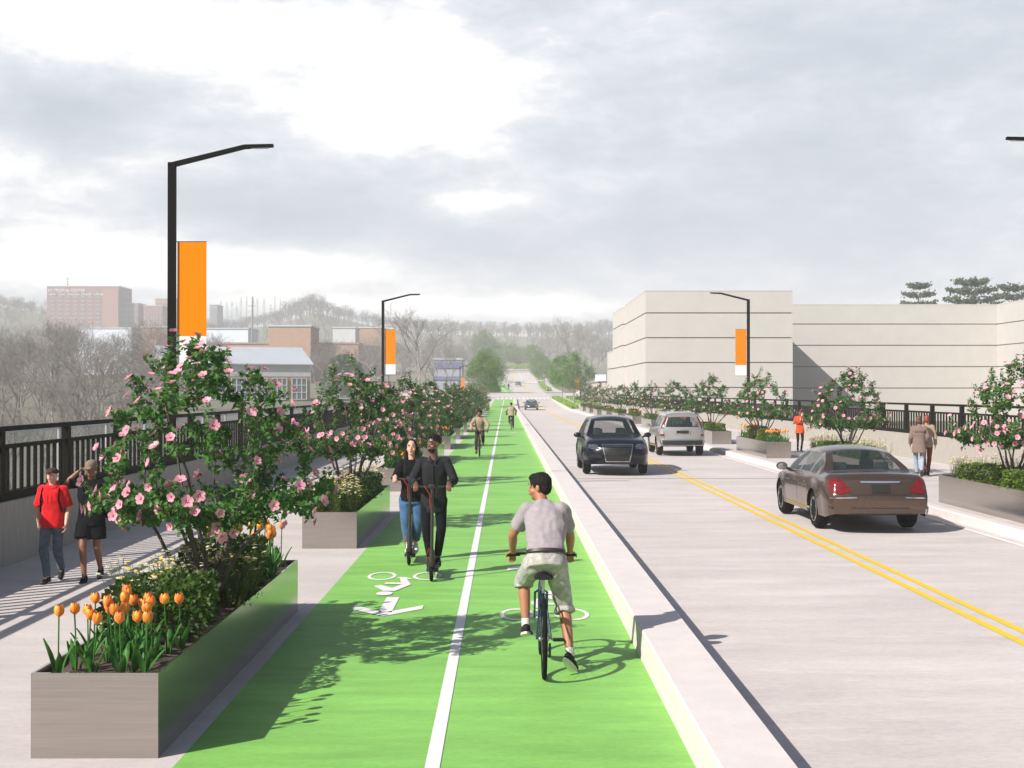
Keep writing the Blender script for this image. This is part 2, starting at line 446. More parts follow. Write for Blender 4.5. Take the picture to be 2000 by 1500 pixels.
flat([[p for p in poly] for poly in bike_mark(.43, 14.36, 1)])
flat([[p for p in poly] for poly in bike_mark(-1.335, 17.35, -1)])
ax = -1.335
flat([[(ax - .075, 14.5), (ax + .075, 14.5), (ax + .075, 15.56), (ax - .075, 15.56)],
      [(ax, 14.24), (ax, 14.50), (ax - .40, 14.98), (ax - .40, 14.72)], [(ax, 14.24), (ax + .40, 14.72), (ax + .40, 14.98), (ax, 14.50)]])
a2 = .43
flat([[(a2 - .075, 17.3), (a2 + .075, 17.3), (a2 + .075, 18.36), (a2 - .075, 18.36)],
      [(a2, 18.62), (a2 - .40, 18.14), (a2 - .40, 17.88), (a2, 18.36)], [(a2, 18.62), (a2, 18.36), (a2 + .40, 17.88), (a2 + .40, 18.14)]], .006)
for (xx, yy, s) in [(.43, 77, 1), (-1.335, 80, -1)]: flat(bike_mark(xx, yy, s))
# beyond the bridge: cross street, second block, third block
strip('cross_street', -90, 90, 243, 297, -.03, concrete, nx=12)
def crosswalk(x0, x1, y0, y1, n, w):
    mb = MB()
    for i in range(n):
        x = x0 + (x1 - x0) * (i + .5) / n
        mb.add([(x - w / 2, y0, rp(y0) + .02), (x + w / 2, y0, rp(y0) + .02), (x + w / 2 + .0, y1, rp(y1) + .02), (x - w / 2, y1, rp(y1) + .02)], [(0, 1, 2, 3)])
    return tag(mb.build('crosswalk_marking', white_paint), kind='structure')
strip('left_sidewalk', -4.6, 14, 243.0, 243.02, .0, sidewalk_m)
crosswalk(-1.7, 8.4, 233.6, 249, 13, .42)
yline('road_marking', 5.3, 8.0, 226, .9, -.005, white_paint)
strip('road', bx0, bx1, 232, 243, -.02, concrete)
g0 = pl((297, -1.5), (330, -1.6), (425, -3.4)); g1 = pl((297, 2.0), (330, 1.6), (425, -.5))
r0 = pl((297, 2.2), (330, 1.85), (425, -.25)); r1 = pl((297, 9.3), (425, 10.4))
strip('bike_lane', g0, g1, 297, 425, 0, green_paint)
strip('road', r0, r1, 297, 425, -.02, concrete)
xline(lambda y: (g0(y) + g1(y)) / 2, .12, 297, 425, .012, white_paint)
xline(lambda y: g1(y) + .1, .3, 297, 425, .10, kerb_m)
strip('right_sidewalk', r1, pl((297, 13.5), (425, 14.5)), 297, 425, .12, sidewalk_m)
strip('left_sidewalk', lambda y: g0(y) - 2.5, g0, 297, 425, .02, sidewalk_m)
yline('road_marking', 2.4, 5.2, 299, 1.6, .02, white_paint)
for d in (0, .35): xline(pl((300, 5.5 + d), (360, 5.6 + d), (398, 5.0 + d)), .16, 300, 398, .012, yellow_paint)
strip('road', -40, 40, 425, 441, -.03, concrete, nx=6)
crosswalk(-2.5, 10.4, 428, 436, 14, .5)
yline('road_marking', 4.4, 10.2, 421.5, 1.6, .03, white_paint)
q0 = pl((441, -.8), (547, -.5)); q1 = pl((441, 10.9), (547, 9.6))
strip('road', q0, q1, 441, 552, -.02, concrete)
strip('bike_lane', lambda y: q0(y) - 3.2, lambda y: q0(y) - .3, 441, 552, 0, green_paint)
strip('right_sidewalk', lambda y: q1(y), lambda y: q1(y) + 5, 441, 552, .12, sidewalk_m)
xline(pl((441, 2.4), (547, 2.9)), .3, 446, 545, .012, yellow_paint); xline(pl((441, 5.9), (547, 5.3)), .22, 446, 545, .012, white_paint)
yline('road_marking', -.6, 2.3, 446, 1.8, .03, white_paint); yline('road_marking', 3.1, 9.4, 545, 2.2, .03, white_paint)
mb = MB()
for i in range(6):
    y = 250 + i * 7.2
    mb.add([(9.0, y, rp(y) + .02), (12.4, y, rp(y) + .02), (12.4, y + 3.6, rp(y + 3.6) + .02), (9.0, y + 3.6, rp(y + 3.6) + .02)], [(0, 1, 2, 3)])
tag(mb.build('crosswalk_marking', white_paint), kind='structure')

# ------------------------------------------------------------------ parapets and railings
def parapet(x, sgn, zb, label):
    # sgn: direction away from the road
    mb = MB(); zt = .90 if sgn < 0 else 1.0
    mb.box((x + sgn * .22, 79, (zt + zb - .4) / 2), (.44, 182, zt - zb + .4))
    o = mb.build('parapet_wall', wall_conc); tag(o, label=label, cat='wall')
    return zt
def railing(x, sgn, zt, y_first, label, group=None):
    root = empty('railing', (x + sgn * .15, 20, zt), label=label, cat='railing')
    X_ = 0.0; ya, yb = -12 - 20, 168 - 20
    mb = MB(); mb.box((0, (ya + yb) / 2, .06), (.16, yb - ya, .12)); mb.build('base_rail', rail_metal, root)
    mb = MB(); mb.box((0, (ya + yb) / 2, 1.02), (.10, yb - ya, .07)); mb.build('top_rail', rail_metal, root)
    mb = MB(); mb.box((0, (ya + yb) / 2, .765), (.06, yb - ya, .06)); mb.build('middle_rail', rail_metal, root)
    pm = MB(); pm.box((0, 0, .55), (.11, .15, .868)); post = None
    bmm = MB(); bmm.box((0, 0, .4275), (.035, .075, .61)); bal = None
    y = y_first; ys_ = []
    while y > 8: y -= 2.8
    rest = MB(); nb = 0
    while y < 167:
        if post is None: post = pm.build('post', rail_metal, root); post.location = (0, y - 20, 0)
        else:
            c = post.copy(); COL.objects.link(c); c.location = (0, y - 20, 0)
        for i in range(1, 10):
            yy = y + i * .28 - 20
            if y >= (15 if sgn < 0 else 27) and nb < 99:
                nb += 1
                if bal is None: bal = bmm.build('baluster', rail_metal, root); bal.location = (0, yy, 0)
                else:
                    c = bal.copy(); COL.objects.link(c); c.location = (0, yy, 0)
            else: rest.box((0, yy, .4275), (.035, .075, .61))
        y += 2.8
    r = rest.build('baluster_row', rail_metal, root); r['kind'] = 'stuff'
    return root
zt = parapet(XL, -1, 0, 'long ribbed concrete parapet wall shaded along the left sidewalk')
railing(XL, -1, zt, 18.5, 'dark bronze railing on the left parapet, behind the walking boys')
zt = parapet(14.0, 1, .15, 'long sunlit beige concrete parapet wall along the right sidewalk')
railing(14.0, 1, zt, 32.0, 'dark railing on the right parapet in front of the beige building')
# chain link fence outside the left railing
root = empty('chain_link_fence', (-8.6, 10, -1.0), label='grey chain link fence seen through the left railing bars', cat='fence')
mb = MB(); H = 2.75; L_ = 80; sp = .085
k = -H
while k < L_:
    for s in (1, -1):
        a, b = (k, k + H) if s > 0 else (k + H, k)
        z0, z1 = 0, H
        mb.tube([(0, a, 0), (0.004 * s, b, H)], .0035, n=3, caps=False)
    k += sp
mb.build('wire_mesh', galv, root)
for i in range(28):
    mb = MB(); mb.tube([(-.03, i * 3 + .3, -.0), (-.03, i * 3 + .3, H + .06)], .035, n=8); mb.build('post', galv, root, smooth=50)
mb = MB(); mb.tube([(-.03, -2, H), (-.03, 84, H)], .018, n=6); mb.build('top_rail', galv, root, smooth=50)

# ------------------------------------------------------------------ buildings
def panelled(root, x0, x1, y0, y1, zb, zt, reveals, faces, th=.10, gap=.13):
    """core box with panel courses proud of it; reveals: heights of the dark bands"""
    mb = MB(); mb.box(((x0 + x1) / 2, (y0 + y1) / 2, (zb + zt - .1) / 2), (x1 - x0, y1 - y0, zt - zb - .1)); mb.build('joint_band', reveal_m, root)
    zs = [zb] + sorted(reveals) + [zt]
    mb = MB()
    for i in range(len(zs) - 1):
        a = zs[i] + (gap / 2 if i else 0); b = zs[i + 1] - (gap / 2 if i < len(zs) - 2 else 0)
        if 'S' in faces: mb.box(((x0 + x1) / 2, y0 - th / 2, (a + b) / 2), (x1 - x0 + 2 * th, th, b - a))
        if 'W' in faces: mb.box((x0 - th / 2, (y0 + y1) / 2 + th / 2, (a + b) / 2), (th, y1 - y0 - th + .1, b - a))
        if 'E' in faces: mb.box((x1 + th / 2, (y0 + y1) / 2 + th / 2, (a + b) / 2), (th, y1 - y0 - th, b - a))
    mb.build('wall', wall_beige, root)
    mb = MB(); mb.box(((x0 + x1) / 2, (y0 + y1) / 2, zt - .02), (x1 - x0 + .24, y1 - y0 + .24, .12)); mb.build('roof', wall_beige, root)
R1 = [2.9, 5.58, 8.24, 10.9]
b1 = empty('beige_building', (23, 150, -1.4), label='large windowless beige panel building with dark horizontal bands behind right railing', cat='building')
def loc_(f, *a): pass
def pan(*a, **k):
    g = empty('wing_block', (0, 0, 0)); g.parent = b1; g.location = (-23, -150, 1.4); panelled(g, *a, **k)
pan(15.15, 30.75, 140.1, 164, -3, 13.3, R1, 'SWE')
pan(14.75, 30, 164.05, 178, -3, 13.05, R1, 'SW')
pan(30.9, 61.5, 163, 190, -3, 13.35, R1, 'S')
pan(61.6, 95, 128, 190, -3, 13.35, R1, 'SW')
pan(14.4, 28, 178.1, 183, -3, 7.9, [2.9, 5.58], 'SW')
b2 = empty('low_building', (16.5, 210, 0), label='small low building with grey roof left of the beige building', cat='building')
MB().box((.9, 3, 2.2), (4.6, 30, 3.6)).build('wall', mat('pale pink wall', (.50, .42, .38), .85), b2)
MB().box((.9, 3, 4.08), (5.0, 30.4, .14)).build('roof', greyroof, b2)
MB().box((-.9, 4, 4.7), (1.6, 3, 1.1)).build('skylight', white_wall, b2)
b3 = empty('annex_building', (15.2, 190, 0), label='white vertical panel annex beside the low building', cat='building')
for i, (xa, xb) in enumerate([(-1.75, -1.2), (-1.15, -.5), (-.45, .35)]):
    MB().box(((xa + xb) / 2, 0, 1.3), (xb - xa, 6, 3.6)).build('wall_panel', [white_wall, wall_beige][i != 1], b3)

def win_grid(root, x0, x1, z0, z1, nx_, nz_, y, wf=.55, hf=.5, m=glass_far, proud=.06):
    mb = MB()
    for i in range(nx_):
        for j in range(nz_):
            xc = x0 + (x1 - x0) * (i + .5) / nx_; zc = z0 + (z1 - z0) * (j + .5) / nz_
            mb.box((xc, y - proud / 2, zc), ((x1 - x0) / nx_ * wf, proud, (z1 - z0) / nz_ * hf))
    return mb
def block(name, px0, px1, pytop, Y, depth, m, label, zb=None, wins=None, **kw):
    x0 = (px0 - CX) / F * Y; x1 = (px1 - CX) / F * Y; zt = 2.45 + (CY - pytop) / F * Y
    xc = (x0 + x1) / 2; g = ground_z(xc, Y) - 3 if zb is None else zb
    r = empty(name, (xc, Y, g), label=label, cat='building')
    w = x1 - x0; h = zt - g
    MB().box((0, depth / 2, h / 2), (w, depth, h)).build('wall', m, r)
    MB().box((0, depth / 2, h + .25), (w + .6, depth + .6, .5)).build('roof', kw.get('roof', greyroof), r)
    if wins:
        nx_, nz_, zlo = wins
        gl = mat('hospital glass', (.20, .22, .25), .3, var=.1); w0 = None
        for i in range(nx_):
            for j in range(nz_):
                if w0 is None: o = w0 = MB().box((0, -.15, 0), (w * .94 / nx_ * .55, .3, (h * .93 - zlo * h) / nz_ * .5)).build('window', gl, r)
                else: o = w0.copy(); COL.objects.link(o)
                o.location = (-w / 2 * .94 + w * .94 * (i + .5) / nx_, 0, zlo * h + (h * .93 - zlo * h) * (j + .5) / nz_)
    return r, w, h
hosp, hw_, hh = block('hospital_building', 93, 234, 560, 900, 30, brick2_m, 'tall red brown brick medical centre on the hill at far left', wins=(9, 11, .10))
# side tower face, set slightly proud, with its own windows
MB().box((hw_ / 2 - 5.4, -1.2, hh / 2 - .8), (10.6, 2.4, hh - 1.6)).build('stair_tower', mat('tower brick', (.31, .17, .145), .9), hosp)
def text3d(body, size, loc, m, parent, ext=.1, name='sign_text', rz=0.0):
    cu = bpy.data.curves.new(name, 'FONT'); cu.body = body; cu.size = size; cu.extrude = ext
    o = bpy.data.objects.new(name, cu); COL.objects.link(o); dg = bpy.context.evaluated_depsgraph_get()
    me = bpy.data.meshes.new_from_object(o.evaluated_get(dg)); bpy.data.objects.remove(o)
    me.materials.clear(); me.materials.append(m)
    o = bpy.data.objects.new(name, me); COL.objects.link(o); o.parent = parent
    o.rotation_euler = (radians(90), 0, rz); o.location = loc; return o
sgn_m = mat('sign white', (.8, .8, .8), .6, var=0)
text3d('UT MEDICAL CENTER', 2.6, (-hw_ / 2 + 1.0, -.5, hh - 3.4), sgn_m, hosp)
text3d('HEART   LUNG   VASCULAR   CANCER   CHILDREN', 1.7, (-hw_ / 2 + 1.4, -.5, hh - 6.0), sgn_m, hosp)
mb = MB(); mb.tube([(-14, 10, hh), (-14, 10, hh + 7)], .12, n=6)
for z, w in ((hh + 2.4, 1.6), (hh + 4.2, 1.2), (hh + 6.2, 1.8)): mb.box((-14, 10, z), (w, .2, .5))
mb.build('antenna', black_metal, hosp)
block('medical_wing', 235, 271, 593, 905, 25, mat('grey brick', (.19, .15, .15), .9), 'lower grey brown wing right of the tall medical centre', wins=(6, 6, .2))
block('medical_wing', 281, 318, 598, 900, 25, brick2_m, 'dark brick block left of the large lamp post', wins=(6, 5, .2))
block('hotel_tower', 304, 346, 584, 960, 25, mat('rose brick', (.36, .22, .19), .9), 'pinkish stepped tower behind the large lamp post', wins=(7, 7, .2))
block('office_tower', 410, 425, 596, 1000, 20, mat('grey slab', (.26, .27, .29), .8), 'narrow grey tower just right of the large orange banner', wins=(4, 9, .2))
block('white_warehouse', 398, 485, 643, 480, 20, mat('ice white siding', (.62, .68, .76), .7, var=.03), 'long white metal warehouse above the grey roofed hall', zb=2)
block('white_warehouse', 150, 258, 642, 520, 20, mat('ice white siding', (.62, .68, .76)), 'white metal shed half hidden by bare trees at far left', zb=2)
block('brick_shed', 278, 335, 640, 430, 16, brick_m, 'orange brick shed between bare trees and the large lamp post', zb=1)
block('brick_school', 525, 607, 638, 400, 18, brick_m, 'tall orange brick block behind the grey roofed hall', zb=0)
block('brick_annex', 400, 700, 672, 405.5, 12, brick_m, 'long low orange brick building under the tall brick block', zb=0, roof=mat('brown coping', (.3, .2, .15), .8))
block('white_shed', 650, 694, 641, 500, 14, siding, 'small pale shed left of the second lamp post', zb=4)
block('brick_store', 697, 745, 641, 520, 14, brick_m, 'low orange brick store behind the second lamp post', zb=4)
bb, bw, bh = block('blue_roofed_store', 848, 902, 703, 330, 16, mat('grey store wall', (.30, .31, .36), .8), 'low store with blue bands behind the bare trees', zb=1.5, roof=greyroof)
MB().box((0, -.15, bh - 1.3), (bw, .3, 1.5)).build('fascia_band', blue_roof, bb)
MB().box((0, -.15, bh - 4.6), (bw, .3, .9)).build('window_band', blue_roof, bb)
# grey roofed hall with brick piers and tall windows
Yh = 222.0
x1 = (606 - CX) / F * Yh; 
hall = empty('brick_hall', (0, 0, 0), label='grey roofed hall with pale siding, brick piers and tall windows', cat='building')
hall.location = (x1, Yh, -.8); zoff = .8
import_ang = radians(-24)
hall.rotation_euler = (0, 0, radians(24))
# local: long wall runs along -x from the corner, gable wall along +y
Lw, Dp, He, Hr = 24.0, 15.0, 7.9, 10.7
def HP(z): return z + zoff
MB().box((-Lw / 2, Dp / 2, 2.9), (Lw, Dp, 5.8)).build('brick_base', brick_m, hall)
mb = MB(); mb.box((-Lw / 2, Dp / 2, 6.85), (Lw + .1, Dp + .1, 2.1))
mb.add([(-Lw - .05, -.05, He), (-Lw - .05, Dp + .05, He), (-Lw - .05, Dp / 2, Hr), (.05, -.05, He), (.05, Dp + .05, He), (.05, Dp / 2, Hr)], [(0, 1, 2), (3, 5, 4), (0, 2, 5, 3), (1, 4, 5, 2)])
sd = mb.build('siding', siding, hall)
mb = MB(); e = .5
for s in (0, 1):
    ya, yb_ = (-e, Dp / 2) if s == 0 else (Dp + e, Dp / 2)
    za = He - .15
    V = [(-Lw - e, ya, za), (e, ya, za), (e, yb_, Hr + .1), (-Lw - e, yb_, Hr + .1)]
    V += [(v[0], v[1], v[2] + .18) for v in V]
    mb.add(V, [(0, 1, 2, 3), (4, 5, 6, 7), (0, 1, 5, 4), (1, 2, 6, 5), (3, 0, 4, 7)])
mb.build('roof', greyroof, hall)
for i in range(7):
    xc = -1.9 - i * 3.4
    w = MB().box((xc, -.06, 3.75), (2.5, .12, 3.6)).build('window', glass_far, hall)
    fm = MB()
    for dx in (-1.25, -.42, .42, 1.25): fm.box((xc + dx, -.15, 3.75), (.10, .06, 3.6))
    for dz in (-1.78, -.6, .6, 1.78): fm.box((xc, -.19, 3.75 + dz), (2.6, .02, .10))
    fm.build('window_frame', white_wall, w)
# ------------------------------------------------------------------ foliage materials
def leafmat(name, c1, c2, vs=2.0, rough=.5, transl=.3, ov=.12):
    M = mat(name, c1, rough, var=0, vscale=vs, col2=c2, c2lo=.38, c2hi=.62, spec=.3, objvar=ov)
    nt = M.node_tree; N = nt.nodes; L = nt.links; P = N['Principled BSDF']; out = [n for n in N if n.type == 'OUTPUT_MATERIAL'][0]
    T = N.new('ShaderNodeBsdfTranslucent'); mx = N.new('ShaderNodeMixShader'); mx.inputs[0].default_value = transl
    src = P.inputs['Base Color'].links[0].from_socket
    g = N.new('ShaderNodeGamma'); g.inputs[1].default_value = .85; L.new(src, g.inputs[0]); L.new(g.outputs[0], T.inputs[0])
    L.new(P.outputs[0], mx.inputs[1]); L.new(T.outputs[0], mx.inputs[2]); L.new(mx.outputs[0], out.inputs['Surface'])
    return M
hib_leaf = leafmat('hibiscus leaf', (.036, .112, .026), (.095, .22, .042), vs=9)
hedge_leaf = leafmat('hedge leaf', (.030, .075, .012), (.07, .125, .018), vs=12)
hedge_leaf2 = leafmat('lighter hedge leaf', (.055, .115, .012), (.12, .19, .020), vs=12)  # lighter, yellower green for the hedges of the right row
tulip_leaf = leafmat('tulip leaf', (.035, .13, .020), (.06, .20, .03), vs=14)
yar_leaf = leafmat('feathery leaf', (.06, .11, .02), (.11, .15, .03), vs=12)
street_leaf = leafmat('street tree leaf', (.032, .105, .010), (.13, .27, .022), vs=1.3)
bush_leaf = leafmat('far evergreen leaf', (.085, .13, .085), (.12, .17, .10), vs=.5)  # lightened base colour stands in for haze on the distant evergreens
lime_leaf = leafmat('lime shrub leaf', (.14, .27, .008), (.22, .36, .012), vs=2)
bark = mat('hibiscus bark', (.085, .065, .055), .85, var=.3, vscale=20, bump=.4)
pale_bark = mat('pale bark', (.30, .28, .25), .85, var=.2, vscale=4)
winter_bark = mat('winter bark', (.21, .19, .175), .9, var=.2, vscale=.2, objvar=.15)  # paled bark: haze over the background wood is painted into the tone
winter_bark2 = mat('winter twigs', (.06, .050, .044), .9, var=.2, vscale=.08)
petal_m = leafmat('pink petal', (.66, .26, .35), (.78, .38, .47), vs=12, transl=.25, ov=.10)
eye_m = mat('magenta petal throat', (.45, .03, .12), .6, var=.1)
stamen_m = mat('yellow stamen', (.80, .60, .25), .6, var=.1)
tulip_m = mat('tulip petal', (.76, .115, .004), .45, var=0, vscale=30, stretch=(1, 1, .12), col2=(.82, .32, .012), c2lo=.42, c2hi=.62, sheen=.2, objvar=.08)
yar_fl = mat('cream flower head', (.56, .52, .33), .8, var=.15, vscale=30, objvar=.1)
yar_fl2 = mat('yellow flower head', (.62, .42, .03), .8, var=.15)
soil_m = mat('bark mulch', (.13, .085, .065), .95, var=.6, vscale=55, bump=1.0, bscale=70, stretch=(1, 2.5, 1))
planter_m = mat('brushed weathered steel', (.42, .385, .355), .15, metal=.92, var=.10, vscale=7, bump=.03, bscale=30, stretch=(.25, .25, 9), spec=.6)

# ------------------------------------------------------------------ hibiscus tree
LEAF_V = [(0, 0, 0), (.22, .28, .03), (.48, .34, -.02), (.30, .58, .04), (0, 1.0, -.06), (-.30, .58, .04), (-.48, .34, -.02), (-.22, .28, .03), (0, .45, -.04)]
LEAF_F = [(0, 1, 2, 8), (8, 2, 3, 4), (0, 8, 6, 7), (8, 4, 5, 6)]
def tubes_np(segs, n=4):
    """segs: list of (p0, p1, r0, r1) -> V, Q"""
    A = np.array([s[0] for s in segs], float); B = np.array([s[1] for s in segs], float)
    r0 = np.array([s[2] for s in segs]); r1 = np.array([s[3] for s in segs])
    d = B - A; d /= np.maximum(np.linalg.norm(d, axis=1), 1e-9)[:, None]
    up = np.where(np.abs(d[:, 2:3]) < .9, np.array([[0, 0, 1.0]]), np.array([[1.0, 0, 0]]))
    u = np.cross(d, up); u /= np.linalg.norm(u, axis=1)[:, None]; w = np.cross(d, u)
    t = np.arange(n) * 2 * pi / n
    c = np.cos(t)[None, :, None] * u[:, None] + np.sin(t)[None, :, None] * w[:, None]
    V0 = A[:, None] + c * r0[:, None, None]; V1 = B[:, None] + c * r1[:, None, None]
    V = np.concatenate([V0, V1], 1).reshape(-1, 3)
    j = np.arange(n); q = np.stack([j, (j + 1) % n, n + (j + 1) % n, n + j], 1)
    Q = (q[None] + (np.arange(len(segs)) * 2 * n)[:, None, None]).reshape(-1, 4)
    return V, Q
def aim_rot(dirs, rs, roll=None):
    """rotation matrices whose y axis is dirs"""
    d = np.asarray(dirs, float); d /= np.linalg.norm(d, axis=1)[:, None]
    n = len(d); r = rs.normal(size=(n, 3)) if roll is None else np.asarray(roll, float)
    x = np.cross(d, r); x /= np.maximum(np.linalg.norm(x, axis=1), 1e-6)[:, None]; z = np.cross(x, d)
    return np.stack([x, d, z], -1)
def flower_mesh():
    mb = MB()
    for k in range(5):
        a = 2 * pi * k / 5; R = Matrix.Rotation(a, 4, 'Z')
        V = []; 
        for i, (r, w, h) in enumerate([(.08, .07, .0), (.24, .20, .12), (.62, .43, .30), (.90, .40, .40), (1.03, .14, .42)]):
            for j in (-1, 0, 1): V.append((r - (.04 if j else 0), w * j, h + (.07 if j else -.02)))
        Fs = [(i * 3 + j, i * 3 + j + 1, (i + 1) * 3 + j + 1, (i + 1) * 3 + j) for i in range(4) for j in range(2)]
        mb.add(V, Fs[:2], 1, R); mb.add(V, Fs[2:], 0, R)
    mb.tube([(0, 0, 0), (.03, 0, .5)], [.05, .07], n=5, mi=2)
    return mb
FLM = flower_mesh()
_fo = FLM.build('flower', [petal_m, eye_m, stamen_m]); FLOWER_ME = _fo.data; bpy.data.objects.remove(_fo)
def hibiscus_variant(seed, nshoot=120, leaves=38, nflower=175):
    rs = np.random.RandomState(seed); rr = random.Random(seed)
    segs = []; shoots = []
    C = Vector((0, 0, 1.22))                      # crown centre above the base
    def env(p):                                   # >1 outside the crown
        q = p - C
        return sqrt((q.x / 1.10) ** 2 + (q.y / 1.10) ** 2 + (q.z / (1.12 if q.z > 0 else 1.42)) ** 2)
    nodes = [(Vector((0, 0, 0)), .036, Vector((0, 0, 1)))]
    def inside():
        while True:
            q = Vector((rr.uniform(-1, 1), rr.uniform(-1, 1), rr.uniform(-1, 1)))
            if q.length < 1: break
        q = q * (q.length ** -.45) * rr.uniform(.90, 1.07) if q.length > .02 else q
        q = q * .93
        tp = 1 - .38 * max(0, q.z) ** 1.1; return Vector((q.x * CR * tp, q.y * CR * tp, CZ + q.z * (CU if q.z > 0 else CD)))
    CR, CZ, CU, CD = 1.16, .98, 1.42, .28
    def path(i0, tgt, r0, st=.10, jit=.16):
        p, _, d = nodes[i0]; d = d.copy(); r = r0; i = 0; ids = []
        while (tgt - p).length > st and i < 40:
            want = (tgt - p).normalized(); d = (d * .55 + want * .6 + Vector((rr.uniform(-jit, jit), rr.uniform(-jit, jit), rr.uniform(-jit, jit) * .6))).normalized()
            q = p + d * st; r2 = max(.0045, r * .93); segs.append((p[:], q[:], r, r2)); p = q; r = r2; nodes.append((p.copy(), r, d.copy())); ids.append(len(nodes) - 1); i += 1
        return ids
    for k in range(9):
        az_ = k * 2.4 + rr.uniform(-.3, .3); e = [.15, .45, .75, 1.0][k % 4]
        d0 = Vector((cos(az_) * cos(e) , sin(az_) * cos(e), sin(e)))
        nodes.append((Vector((0, 0, .02)), rr.uniform(.022, .034), (d0 + Vector((0, 0, .9))).normalized())); path(len(nodes) - 1, Vector((d0.x * CR * .62, d0.y * CR * .62, .62 + 1.35 * sin(e) ** 1.2)), nodes[-1][1])
    tg = [inside() for _ in range(190)]
    tg.sort(key=lambda t: (t - Vector((0, 0, .6))).length)
    for t in tg:
        best = min(range(len(nodes)), key=lambda i: (nodes[i][0] - t).length + .35 * max(0, nodes[i][0].z - t.z) + (2 if nodes[i][0].z < .28 else 0))
        ids = path(best, t, min(nodes[best][1] * .7, .012), .075, .2)
        if len(ids) < 3: ids = [best] + ids
        n0 = max(0, len(ids) - rr.randint(4, 7)); q, _, dd = nodes[ids[n0]]
        end = (dd + Vector((0, 0, .25)) + (t - C) * .4).normalized()
        shoots.append((q.copy(), ((t - q).normalized() + end * .3).normalized() if (t - q).length > .05 else end, min(.5, (t - q).length + rr.uniform(.06, .2)), .004))
        if rr.random() < .35:
            perp = Matrix.Rotation(rr.uniform(0, 6.28), 3, end) @ end.orthogonal().normalized(); shoots.append((nodes[ids[-1]][0].copy(), (perp + end * .6).normalized(), rr.uniform(.12, .24), .004))
    rr.shuffle(shoots)
    LP = []; LD = []; LS = []; tips = []
    for (p, d, ln, r) in shoots:
        n = max(4, int(ln / .05)); q = p.copy(); dd = d.copy()
        for i in range(n):
            dd = (dd + Vector((rr.uniform(-.16, .16), rr.uniform(-.16, .16), rr.uniform(-.05, .14)))).normalized()
            q2 = q + dd * (ln / n); segs.append((q[:], q2[:], r * (1 - i / n * .7), r * (1 - (i + 1) / n * .7)))
            for _ in range(6):
                t = rr.random(); b = q.lerp(q2, t); perp = Matrix.Rotation(rr.uniform(0, 2 * pi), 3, dd) @ dd.orthogonal().normalized()
                LP.append(b + perp * rr.uniform(.002, .03)); LD.append(perp + dd * rr.uniform(-.2, .7) + Vector((0, 0, rr.uniform(-.3, .3)))); LS.append(rr.uniform(.045, .082) * (1 - .3 * i / n))
            q = q2
        tips.append((q.copy(), dd.copy(), env(q)))
    V, Q = tubes_np(segs, 5)
    R3 = aim_rot([v[:] for v in LD], rs, roll=rs.normal(size=(len(LD), 3)) * .7 + np.array([0, 0, 1.0]))
    LV, LQ = scatter(LEAF_V, LEAF_F, np.array([v[:] for v in LP]), R3, np.array(LS))
    # flowers on the outside, facing out and up
    tips.sort(key=lambda t: -t[2]); pool = tips[:int(len(tips) * .85)]; fl = []
    rr.shuffle(pool)
    for i in range(nflower):
        q, dd, e = pool[i % len(pool)]
        out = (q - C).normalized(); fd = (out + dd * .4 + Vector((rr.uniform(-.6, .6), rr.uniform(-.6, .6), rr.uniform(-.1, .7)))).normalized()
        pos = q + fd * rr.uniform(.01, .04) + (Vector((rr.uniform(-.14, .14), rr.uniform(-.14, .14), rr.uniform(-.14, .1))) if i >= len(pool) else Vector((0, 0, 0)))
        fl.append((pos, fd, rr.uniform(.037, .054), rr.uniform(0, 6)))
    o1 = np_mesh('branches', V, Q, bark, smooth=True); o2 = np_mesh('leaves', LV, LQ, hib_leaf)
    m1, m2 = o1.data, o2.data; bpy.data.objects.remove(o1); bpy.data.objects.remove(o2)
    out_m = []
    for part in (fl[:85], fl[98:]):
     fb = MB()
     for pos, fd, s, roll in part:
        M = Matrix.Translation(pos) @ fd.to_track_quat('Z', 'Y').to_matrix().to_4x4() @ Matrix.Rotation(roll, 4, 'Z') @ Matrix.Scale(s, 4)
        b = len(fb.V); fb.V.extend([tuple(M @ Vector(v)) for v in FLM.V]); fb.Fc.extend([tuple(b + i for i in f) for f in FLM.Fc]); fb.I.extend(FLM.I)
     o3 = fb.build('blossoms', [petal_m, eye_m, stamen_m]); out_m.append(o3.data); bpy.data.objects.remove(o3)
    return m1, m2, out_m, fl
HV = [hibiscus_variant(s) for s in (5, 21, 43)]
def link(me, name, parent=None, **k):
    o = bpy.data.objects.new(name, me); COL.objects.link(o)
    if parent is not None: o.parent = parent
    return tag(o, **k)
def hibiscus(v, loc, rz, sc, label, single, group):
    m1, m2, m3, fl = HV[v]
    r = empty('hibiscus_tree', loc, rz, label=label, cat='flowering tree', group=group); r.scale = (sc,) * 3 if not isinstance(sc, tuple) else sc
    link(m1, 'trunk', r); link(m2, 'crown', r)
    if single:
        link(m3[1], 'blossoms', r, kind='stuff')
        for pos, fd, s, roll in fl[:98]:
            o = link(FLOWER_ME, 'flower', r); o.location = pos; o.scale = (s,) * 3
            o.rotation_euler = (fd.to_track_quat('Z', 'Y').to_matrix() @ Matrix.Rotation(roll, 3, 'Z')).to_euler()
    else: link(m3[0], 'blossoms', r, kind='stuff')
    return r

